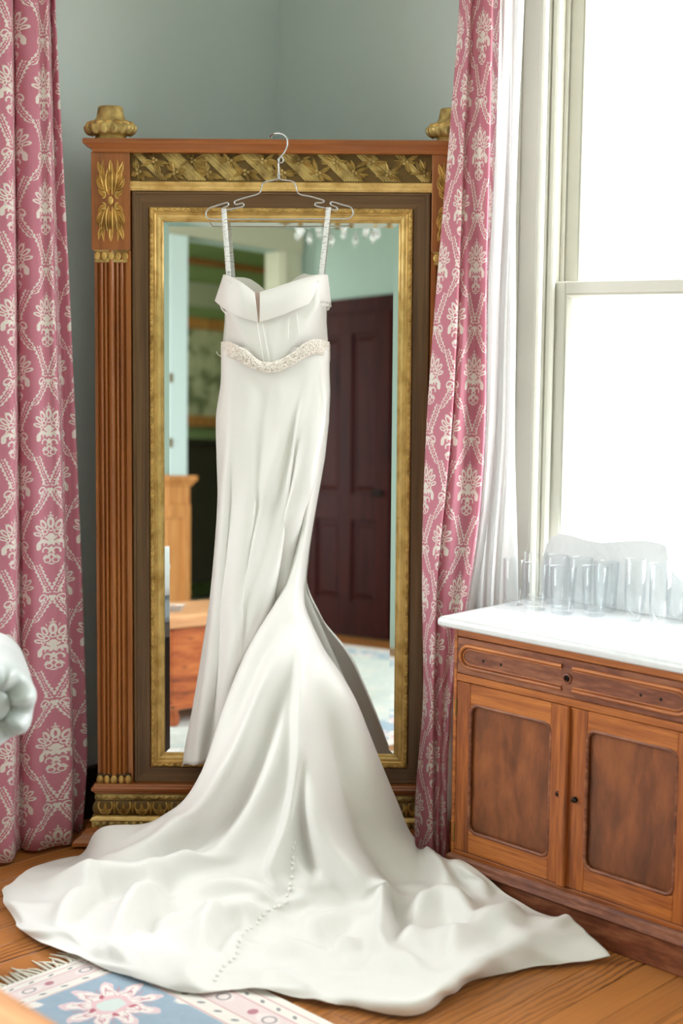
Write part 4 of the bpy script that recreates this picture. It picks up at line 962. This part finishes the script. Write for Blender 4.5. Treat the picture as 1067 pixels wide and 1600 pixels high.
# covered buttons down the train seam
bp = smooth_path([(459, 1314), (457.5, 1332), (457.5, 1347), (457, 1360), (455.5, 1373), (453.5, 1383), (451, 1397), (446, 1408), (436, 1415), (420, 1421), (408, 1434), (394, 1449), (380, 1460), (373, 1474), (369, 1490), (360, 1502), (348, 1514), (336, 1533)], 8)
seg = np.hypot(*np.diff(bp, axis=0).T); cum = np.concatenate([[0], np.cumsum(seg)]); nb = 28
pix = seen(G.reshape(-1, 3)); flat = G.reshape(-1, 3)
du = np.gradient(G, axis=1); dv = np.gradient(G, axis=0); NN = np.cross(du, dv); NN /= np.linalg.norm(NN, axis=2, keepdims=True) + 1e-12
sg = np.sign((NN * (np.array([0, 0, CAM_H]) - G)).sum(2, keepdims=True)); NN = (NN * sg).reshape(-1, 3)
bt0 = None
for i in range(nb):
    q = cum[-1] * ((i / (nb - 1)) ** .92); x = np.interp(q, cum, bp[:, 0]); y = np.interp(q, cum, bp[:, 1])
    k = int(np.argmin((pix[:, 0] - x) ** 2 + (pix[:, 1] - y) ** 2))
    if bt0 is None:
        bt0 = obj('button', MB().ball((0, 0, 0), (.0056, .0056, .0036), 10, 6), M['button'], wd, smooth=180); o = bt0
    else:
        o = bt0.copy(); COL.objects.link(o); o.parent = wd
    o.location = Vector(flat[k]) + Vector(NN[k]) * .003 - wd.location; o.rotation_euler = Vector(NN[k]).to_track_quat('Z', 'Y').to_euler()

# ------------------------------------------------------------------ curtains
def curtain(name, axis, wall, cols, ys, zt, zb, mat, parent, nr=60, per=9, thick=.003, uoff=0.0):
    """cols: list of (picture x at each height in ys, distance from the wall, optional at each height)"""
    C = []
    heights = []
    for xs, n in cols:
        line = []
        for k, (x, y) in enumerate(zip(xs, ys)):
            nn = n[k] if isinstance(n, (list, tuple)) else n
            line.append(at_wall(x, y, axis, wall - nn))
        zz = np.array([p[2] for p in line]); al = np.array([p[1 - axis] for p in line]); dp = np.array([p[axis] for p in line]); o_ = np.argsort(zz)
        zs = np.linspace(zt, zb, nr)
        # straight on above and below the known heights
        def ext(v):
            vv, z2 = v[o_], zz[o_]; out = np.interp(zs, z2, vv)
            return out
        C.append(np.stack([ext(al), ext(dp), zs], 1))
    C = np.array(C)                                    # cols, rows, 3
    ker = np.array([1, 2, 3, 2, 1.]); ker /= ker.sum()
    for _ in range(2):
        Q = np.pad(C, ((0, 0), (2, 2), (0, 0)), 'edge'); C = sum(ker[i] * Q[:, i:i + C.shape[1]] for i in range(5))
    C[:, :, 2] = np.linspace(zt, zb, nr)
    F = resample(C, (len(cols) - 1) * per + 1)         # cols fine, rows, 3
    ref = F[:, int(nr * .6)]; arc = np.concatenate([[0], np.cumsum(np.hypot(*np.diff(ref[:, :2], axis=0).T))])
    P, UV = [], []
    for i in range(nr):
        r, uvr = [], []
        for j in range(len(F)):
            a, d, z = F[j, i]; p = (d, a, z) if axis == 0 else (a, d, z); r.append(p); uvr.append((arc[j] + uoff, z))
        P.append(r); UV.append(uvr)
    mb = MB().grid([[Vector(p) for p in r] for r in P], uv=UV)
    o = obj(name, mb, mat, parent, smooth=180, world=True); md = o.modifiers.new('t', 'SOLIDIFY'); md.thickness = thick; md.offset = 0
    return o
lc = thing('left_curtain', 'heavy rose damask curtain hanging left of the mirror', 'curtain', (2.18, 3.52, 0)); lc.name = 'damask_curtain'
ysl = [0, 440, 900, 1200, 1345]
curtain('drape', 1, YL, [((-130, -120, -110, -110, -110), .12), ((-95, -85, -75, -75, -75), .19), ((-62, -55, -50, -50, -50), .12), ((-30, -28, -28, -30, -30), .15), ((0, 4, 6, 4, 2), .185), ((15, 20, 22, 20, 18), .19), ((19, 24, 27, 26, 24), .14), ((21, 27, 33, 31, 32), .115), ((25, 32, 37, 38, 40), .14), ((40, 46, 48, 50, 54), .165), ((56, 59, 58, 63, 67), .175), ((61, 66, 70, 74, 78), .172), ((68, 74, 84, 92, 96), .18), ((74, 83, 100, 112, 109), .19), ((76, 87, 103, 115, 111), .14), ((78, 90, 105, 117, 113), .11), ((81, 97, 115, 126, 116), .12), ((85, 107, 127, 137, 121), .135), ((84, 106, 127, 136, 120), .10), ((82, 102, 124, 134, 118), .06)], ysl, 2.95, .012, M['damask'], lc, uoff=.03)
rc = thing('damask_curtain', 'rose damask curtain between the mirror and the window, backlit', 'curtain', (3.2, 2.72, 0))
ysr = [0, 250, 450, 650, 800, 900, 1100, 1250, 1335]
curtain('drape', 0, XR, [((728, 708, 691, 676, 670, 668, 672, 656, 656), [0.196, 0.206, 0.231, 0.256, 0.281, 0.291, 0.301, 0.326, 0.346]), ((722, 702, 685, 670, 663, 661, 664, 649, 650), [0.206, 0.216, 0.241, 0.266, 0.291, 0.301, 0.311, 0.336, 0.356]), ((720, 700, 683, 668, 662, 660, 664, 648, 650), [0.218, 0.228, 0.253, 0.278, 0.303, 0.313, 0.323, 0.348, 0.368]), ((728, 711, 699, 686, 677, 670, 669, 660, 662), [0.23, 0.24, 0.265, 0.29, 0.315, 0.325, 0.335, 0.36, 0.38]), ((735, 721, 714, 705, 691, 680, 676, 674, 674), [0.236, 0.246, 0.271, 0.296, 0.321, 0.331, 0.341, 0.366, 0.386]), ((738, 725, 718, 708, 694, 683, 679, 678, 678), [0.21, 0.22, 0.245, 0.27, 0.295, 0.305, 0.315, 0.34, 0.36]), ((744, 733, 727, 718, 706, 698, 688, 684, 684), [0.21, 0.22, 0.245, 0.27, 0.295, 0.305, 0.315, 0.34, 0.36]), ((755, 748, 742, 738, 728, 718, 694, 689, 689), [0.2, 0.205, 0.205, 0.21, 0.24, 0.265, 0.3, 0.325, 0.34]), ((768, 763, 757, 757, 748, 732, 700, 695, 695), [0.215, 0.215, 0.215, 0.215, 0.24, 0.265, 0.3, 0.325, 0.34]), ((770, 765, 759, 759, 750, 735, 702, 698, 698), [0.175, 0.175, 0.175, 0.175, 0.2, 0.24, 0.29, 0.315, 0.33]), ((775, 770, 760, 759, 751, 736, 704, 700, 700), [0.14, 0.15, 0.16, 0.16, 0.18, 0.215, 0.275, 0.305, 0.315]), ((781, 773, 761, 760, 752, 737, 706, 702, 702), [0.12, 0.13, 0.14, 0.14, 0.16, 0.195, 0.265, 0.295, 0.305])], ysr, 2.95, .012, M['damask'], rc, uoff=.018)
# lining that shows where the front edge turns back near the floor
curtain('lining', 0, XR, [((790, 780, 770, 765, 755, 740, 686, 684, 684), [0.17, 0.17, 0.17, 0.17, 0.17, 0.17, 0.285, 0.315, 0.33]), ((792, 782, 772, 767, 757, 742, 694, 692, 692), [0.18, 0.18, 0.18, 0.18, 0.18, 0.18, 0.295, 0.325, 0.34]), ((794, 784, 774, 769, 759, 744, 704, 704, 704), [0.17, 0.17, 0.17, 0.17, 0.17, 0.17, 0.28, 0.31, 0.325]), ((800, 790, 780, 775, 765, 750, 712, 712, 712), [0.15, 0.15, 0.15, 0.15, 0.15, 0.15, 0.25, 0.28, 0.3])], ysr, 2.9, .14, M['sheer'], rc)
sc_ = thing('sheer_curtain', 'white sheer curtain against the window casing', 'curtain', (3.28, 2.64, 0))
yss = [0, 200, 360, 480, 700, 800, 930, 1300]
curtain('voile', 0, XR, [((765, 762, 756, 754, 752, 745, 728, 728), .07), ((772, 768, 762, 760, 760, 752, 738, 738), .085), ((778, 778, 774, 766, 766, 760, 748, 748), .095), ((788, 790, 790, 778, 776, 768, 757, 757), .140), ((796, 797, 796, 788, 784, 776, 765, 765), .110), ((803, 799, 797, 793, 790, 782, 772, 772), .135), ((810, 803, 799, 798, 795, 788, 780, 780), .118), ((815, 806, 801, 802, 799, 797, 793, 790), .135), ((819, 809, 804, 806, 803, 806, 809, 800), .118), ((819, 809, 804, 806, 803, 806, 809, 800), .085)], yss, 2.95, .13, M['sheer'], sc_, thick=.001)

# ------------------------------------------------------------------ washstand
ws = thing('washstand', 'worn mahogany washstand with a white marble top under the window', 'cabinet', (2.928, 2.487, 0), (0, 0, -PI / 2))
WW, WDp = .762, .415
obj('carcass', MB().box(0, WW, .020, WDp, .085, .757), M['mahog_v'], ws)
fs = MB().box(0, .012, 0, .021, .10, .757, .0015).box(WW - .012, WW, 0, .021, .10, .757, .0015).box(.012, WW - .012, 0, .021, .731, .757, .0015).box(.012, WW - .012, .0, .021, .607, .627, .0015).box(.012, WW - .012, .0, .021, .10, .124, .0015)
obj('face_frame', fs, M['mahog'], ws)
# drawer with a racetrack bead
dr = obj('drawer', MB().box(.014, WW - .014, -.002, .02, .629, .729, .002), M['mahog_dark'], ws)
zc, rad = .679, .030
def track(x0, x1, left):
    pts = []
    if left:
        pts = [(x1 - (x1 - x0 - rad) * (i / 10), zc + rad) for i in range(11)] + [(x0 + rad - rad * math.sin(a), zc + rad * math.cos(a)) for a in [i * PI / 12 for i in range(1, 12)]] + [(x0 + rad + (x1 - x0 - rad) * (i / 10), zc - rad) for i in range(11)]
    else:
        pts = [(x0 + (x1 - rad - x0) * (i / 10), zc + rad) for i in range(11)] + [(x1 - rad + rad * math.sin(a), zc + rad * math.cos(a)) for a in [i * PI / 12 for i in range(1, 12)]] + [(x1 - rad - (x1 - rad - x0) * (i / 10), zc - rad) for i in range(11)]
    return [(x, -.003, z) for x, z in pts]
for left, a, c in ((True, .026, .366), (False, .400, .738)):
    pts = track(a, c, left); m = MB().tube(pts, .0055, 8)
    inner = [((p[0] + (.010 if left and i > 8 and i < 24 else (-.010 if not left and i > 8 and i < 24 else 0))), -.0015, zc + (p[2] - zc) * .72) for i, p in enumerate(pts)]; m.tube(inner, .0028, 6)
    obj('bead_moulding', m, M['mahog'], dr, smooth=70)
def escutcheon(x, z, r, y, par):
    e = MB().lathe([(r, 0), (r, .002), (r * .85, .004), (r * .62, .004), (r * .55, .001)], (0, 0, 0), 20, cap1=False)
    e2 = MB(); 
    for p in e.v: e2.v.append((x + p[0], y - p[2], z + p[1]))
    e2.f = e.f
    o = obj('escutcheon', e2, M['mahog_dark'], par, smooth=50)
    obj('keyhole', MB().lathe([(r * .28, -.001), (r * .28, -.0035)], (x, y, z + r * .22), 12, 'y').box(x - r * .14, x + r * .14, y - .0035, y - .001, z - r * .5, z + r * .25), M['hole'], par)
escutcheon(.383, .679, .0145, -.002, dr)
for x in (.106, .166, .603, .660): obj('knob_hole', MB().lathe([(.0042, -.0005), (.0042, -.0025)], (x, -.0, .677), 12, 'y'), M['hole'], dr)
# doors
def rail_door(x0, x1, z0, z1, sl, sr, pb, pt, hinge_left):
    d = obj('door', MB().box(x0, x1, .0125, .0195, z0, z1, .001), M['mahog_v'], ws)
    for a, c in ((x0, sl), (sr, x1)): obj('stile', MB().box(a, c, -.001, .019, z0, z1, .0018), M['mahog_v'], d)
    obj('rail', MB().box(sl, sr, -.0005, .0185, z0, pb, .0015), M['mahog'], d); obj('rail', MB().box(sl, sr, -.0005, .0185, pt, z1, .0015), M['mahog'], d)
    obj('panel', MB().box(sl - .004, sr + .004, .009, .0125, pb - .004, pt + .004), M['mahog_panel'], d)
    # bead with hollow corners round the panel
    c = .020; pts = []
    cor = [(sl, pb, 0), (sr, pb, 1), (sr, pt, 2), (sl, pt, 3)]
    def seg(a, b_, n=6): return [(a[0] + (b_[0] - a[0]) * i / n, a[1] + (b_[1] - a[1]) * i / n) for i in range(n)]
    path = [(sl + c, pb), (sr - c, pb), (sr - c * .35, pb + c * .35), (sr, pb + c), (sr, pt - c), (sr - c * .35, pt - c * .35), (sr - c, pt), (sl + c, pt), (sl + c * .35, pt - c * .35), (sl, pt - c), (sl, pb + c), (sl + c * .35, pb + c * .35)]
    for i in range(len(path)): pts += seg(path[i], path[(i + 1) % len(path)], 4)
    obj('panel_moulding', MB().tube([(x, .003, z) for x, z in pts], .0055, 8, closed=True), M['mahog_dark'], d, smooth=70)
    fill = MB()
    for (px, pz, sx, sz) in ((sl, pb, 1, 1), (sr, pb, -1, 1), (sr, pt, -1, -1), (sl, pt, 1, -1)):
        tri = [(px, pz), (px + sx * c, pz), (px + sx * c * .35, pz + sz * c * .35), (px, pz + sz * c)]
        fill.prism(tri, .0005, .012)
    obj('corner_fillet', fill, M['mahog'], d)
    hx = x0 if hinge_left else x1
    for z in (.150, .505):
        obj('hinge', MB().lathe([(.003, 0), (.003, .05)], (hx - .001 if hinge_left else hx + .001, -.002, z), 10), M['brass'], d, smooth=60)
    return d
dl = rail_door(.014, .372, .126, .605, .062, .334, .187, .548, True)
drr = rail_door(.392, .748, .126, .605, .448, .712, .192, .556, False)
obj('astragal', MB().box(.371, .397, -.015, .018, .126, .607, .004), M['mahog_v'], dl)
escutcheon(.362, .367, .009, -.001, dl)
obj('turn_button', MB().lathe([(.008, 0), (.008, -.005), (.006, -.009), (.002, -.010)], (.417, -.001, .366), 14, 'y').box(.410, .428, -.013, -.007, .363, .369, .002), M['darkmetal'], drr, smooth=50)
obj('base_moulding', MB().ledge(0, WW, .0, WDp, [(0, .080), (.016, .080), (.020, .085), (.018, .091), (.012, .096), (.010, .104), (.004, .110), (0, .112)]), M['mahog_dark'], ws, smooth=30)
obj('plinth', MB().box(-.010, WW + .010, -.010, WDp, .0, .081, .003), M['mahog_dark'], ws)
mt = MB(); c = .016
mt.ledge(-.004, WW + .004, -.006, WDp + .012, [(.010, .757), (.022, .757), (.0265, .761), (.028, .768), (.0265, .777), (.022, .783), (.015, .786), (0, .787)])
obj('marble_top', mt, M['marble'], ws, smooth=35)
prof = [(-.002, .788), (-.004, .86), (.000, .905), (.012, .945), (.030, .968), (.055, .980), (.095, .980), (.150, .972), (.205, .970), (.27, .982), (.34, .992), (.395, .990), (.413, .982), (.417, .962), (.424, .938), (.438, .914), (.462, .897), (.50, .888), (.60, .884), (.70, .88), (.74, .87), (.756, .84), (.758, .788)]
obj('splashback', MB().prism(prof, WDp - .022, WDp - .002), M['marble'], ws, smooth=40)

# glasses
def tumbler(r0, r1, h):
    return [(r0 * .3, .002), (r0 * .92, 0), (r0, .003), (r0 + (r1 - r0) * .4, h * .4), (r1, h - .001), (r1 - .0008, h), (r1 - .0022, h - .001), (r0 + (r1 - r0) * .4 - .0026, h * .4), (r0 - .003, .016), (r0 * .6, .0125), (.001, .012)]
def flute(r0, r1, h):
    return [(r0 * .3, .002), (r0 * .9, 0), (r0, .002), (r1 * .88, h * .16), (r1 * 1.02, h * .42), (r1, h - .001), (r1 - .0008, h), (r1 - .002, h - .001), (r1 * 1.02 - .0024, h * .42), (r1 * .88 - .0025, h * .18), (r0 * .6, h * .09), (.001, h * .08)]
gp = [('t', 3.165, 2.470, .030, .032, .132, 'clear tumbler nearest the marble top\'s left corner'), ('t', 3.270, 2.474, .030, .034, .140, 'clear tumbler behind the leftmost one, nearest the splashback\'s left end'),
      ('t', 3.158, 2.386, .031, .036, .130, 'clear tumbler second from the left in the front row'), ('t', 3.268, 2.398, .031, .035, .138, 'clear tumbler in the back row between the second and third front tumblers'),
      ('t', 3.165, 2.300, .032, .037, .130, 'clear tumbler standing furthest forward on the marble top'), ('t', 3.205, 2.222, .031, .037, .135, 'clear tumbler just right of and behind the foremost one'),
      ('t', 3.272, 2.318, .031, .035, .140, 'clear tumbler in the back row close against the splashback, behind the foremost one'), ('t', 3.280, 2.238, .031, .036, .138, 'clear tumbler left of the tapered flutes, before the splashback'),
      ('f', 3.222, 2.104, .018, .028, .168, 'clear tapered flute glass, left one of the front pair'), ('f', 3.205, 2.016, .018, .028, .168, 'clear tapered flute glass, right one of the front pair'),
      ('f', 3.280, 2.012, .018, .028, .165, 'clear tapered flute glass at the right, behind the front pair')]
zt = .7875
for kd, x, y, r0, r1, h, lb in gp:
    o = thing('drinking_glass', lb, 'glass', (x, y, zt), group='clear drinking glasses on the marble top')
    prof_ = tumbler(r0, r1, h) if kd == 't' else flute(r0, r1, h)
    obj('bowl', MB().lathe(prof_, (0, 0, 0), 32), M['glass'], o, smooth=45)

# ------------------------------------------------------------------ rug
rg = thing('persian_rug', 'pale blue and pink floral rug with a cream fringe at the lower left', 'rug', (2.14, 2.83, 0))
obj('pile', MB().box(-3.04, 0, -3.33, 0, .0006, .008, .002), M['rug'], rg)
fg = MB(); rr = random.Random(9)
for i in range(230):
    x = -.005 - i * .0132; a = rr.uniform(-.45, .45); L = rr.uniform(.05, .085)
    fg.tube([(x, -.004, .006), (x + a * L * .4, L * .5, .005), (x + a * L, L, .0022)], [.004, .0035, .0012], 5)
obj('fringe', fg, M['fringe'], rg, smooth=60, kind='stuff')

# ------------------------------------------------------------------ cedar chest
ch = thing('cedar_chest', 'reddish wooden chest at the lower left corner, also seen in the mirror', 'chest', (.90, 1.83, .0085))
obj('body', MB().box(-.235, .235, -.345, .345, .085, .435, .004), M['cedar'], ch)
obj('lid', MB().box(-.262, .262, -.375, .375, .436, .492, .007), M['cedar_lit_top'], ch)
obj('base_moulding', MB().box(-.245, .245, -.355, .355, .075, .10, .005), M['cedar'], ch)
for sx in (-1, 1):
    for sy in (-1, 1):
        obj('foot', MB().lathe([(.018, 0), (.026, .01), (.03, .04), (.022, .06), (.034, .085)], (sx * .205, sy * .315, 0), 16), M['cedar'], ch, smooth=50)
gd = tag(obj('glass_dish', MB().lathe([(.03, 0), (.034, .004), (.05, .025), (.055, .03), (.05, .028), (.03, .008), (.002, .006)], (0, 0, 0), 20), M['crystal'], smooth=50), 'small glass dish on the chest, seen in the mirror', 'dish'); gd.location = (1.00, 2.06, .5012)

# pine cupboard beside the opening, seen in the mirror
pc = thing('pine_cupboard', 'honey pine cupboard behind the chest, seen in the mirror', 'cupboard', (-1.278, .80, 0))
obj('body', MB().box(0, .36, -.38, .38, .06, 1.04, .003), M['pine'], pc)
obj('cornice_top', MB().ledge(-.38, .38, -.36, 0, [(0, 1.035), (.012, 1.04), (.016, 1.055), (.03, 1.068), (.034, 1.085), (.034, 1.10), (0, 1.101)]), M['pine'], pc, smooth=30).rotation_euler = (0, 0, PI / 2)
obj('plinth', MB().box(0, .375, -.395, .395, 0, .075, .004), M['pine'], pc)
for sy in (-.19, .19):
    d = obj('door', MB().box(.36, .378, sy - .18, sy - .12, .10, .92, .002).box(.36, .378, sy + .12, sy + .18, .10, .92, .002).box(.36, .378, sy - .12, sy + .12, .10, .17, .002).box(.36, .378, sy - .12, sy + .12, .84, .92, .002), M['pine'], pc)
    obj('panel', MB().box(.36, .366, sy - .12, sy + .12, .17, .84), M['pine'], d)
    obj('knob', MB().lathe([(.006, .378), (.006, .392), (.014, .398), (.012, .406), (.002, .408)], (0, sy - math.copysign(.15, sy), .55), 12, 'x'), M['brass'], d, smooth=50)

# ------------------------------------------------------------------ bench and bolster at the left edge
bc = W(-.733, 3.0, 0); ang = math.radians(-45 + 18)
bn = thing('bench', 'grey upholstered bench just outside the left edge, under the white bolster', 'bench', W(-.735, 2.93, 0), (0, 0, ang))
obj('seat', MB().box(-1.0, .0, -.05, .42, .54, .652, .025), M['bench'], bn)
obj('seat_rail', MB().box(-.98, -.02, -.03, .40, .48, .541, .004), M['base'], bn)
for lx in (-.96, -.07):
    for ly in (-.02, .37): obj('leg', MB().box(lx, lx + .05, ly, ly + .05, .0085 if (lx > -.5 and ly < 0) else 0, .481, .006), M['base'], bn)
E_ = at_d(-11, 1105, 3.0); br = .094
bo_ = thing('bolster_cushion', 'white pleated bolster end with a covered button at the left edge', 'cushion', (E_[0], E_[1], .653 + br), (0, 0, math.radians(-29)))
def bol(r_, y, k): return r_
P = []
prof_ = [(.40, .002), (.36, br * .97), (.20, br), (.06, br), (.025, br * .995), (.006, br * .95), (-.004, br * .86), (-.010, br * .72), (-.008, br * .56), (.004, br * .42), (.014, br * .36)]
for (y, r_) in prof_:
    row_ = []
    for k in range(72):
        a = 2 * PI * k / 72; e = 0 if y > .03 else 1
        pl_ = math.sin(7 * a); rr_ = r_ * (1 + .035 * e * pl_); row_.append((rr_ * math.cos(a), y + e * (-.020 * pl_ * math.sin(PI * min(1, max(0, (r_ / br - .3) / .75)))), rr_ * math.sin(a)))
    P.append(row_)
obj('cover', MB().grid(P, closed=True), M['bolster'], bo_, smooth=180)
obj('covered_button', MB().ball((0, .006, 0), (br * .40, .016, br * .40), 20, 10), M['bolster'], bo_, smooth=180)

# ------------------------------------------------------------------ chandelier, its lowest crystals show in the mirror
cl = thing('chandelier', 'crystal chandelier whose lowest drops show at the top of the mirror', 'chandelier', W(-.03, 1.45, 2.235))
obj('stem', MB().lathe([(.012, .10), (.03, .13), (.05, .20), (.03, .27), (.015, .36), (.012, .62), (.04, .64), (.02, .70), (.006, .72), (.006, .93), (.05, .945), (.06, .965)], (0, 0, 0), 20), M['brass'], cl, smooth=60)
obj('ring', MB().tube([(.20 * math.cos(a), .20 * math.sin(a), .17) for a in [i * PI / 20 for i in range(40)]], .006, 8, closed=True).tube([(-.2, 0, .17), (.2, 0, .17)], .005, 6).tube([(0, -.2, .17), (0, .2, .17)], .005, 6), M['brass'], cl, smooth=60)
dp = None
for i in range(20):
    a = 2 * PI * i / 20; z = .01 + .035 * (i % 2)
    if dp is None:
        dp = obj('crystal_drop', MB().lathe([(.001, 0), (.014, .022), (.016, .032), (.010, .055), (.002, .075), (.002, .125)], (0, 0, 0), 6), M['crystal'], cl); o = dp
    else:
        o = dp.copy(); COL.objects.link(o); o.parent = cl
    o.location = (.20 * math.cos(a), .20 * math.sin(a), z + .03); o.rotation_euler = (0, 0, a)
for i in range(6):
    a = 2 * PI * i / 6
    obj('candle_arm', MB().tube([(.02 * math.cos(a), .02 * math.sin(a), .30), (.16 * math.cos(a), .16 * math.sin(a), .24), (.26 * math.cos(a), .26 * math.sin(a), .30), (.27 * math.cos(a), .27 * math.sin(a), .36)], .006, 8).lathe([(.03, .36), (.034, .37), (.012, .375), (.012, .45), (.002, .46)], (.27 * math.cos(a), .27 * math.sin(a), 0), 12), M['brass'], cl, smooth=60)
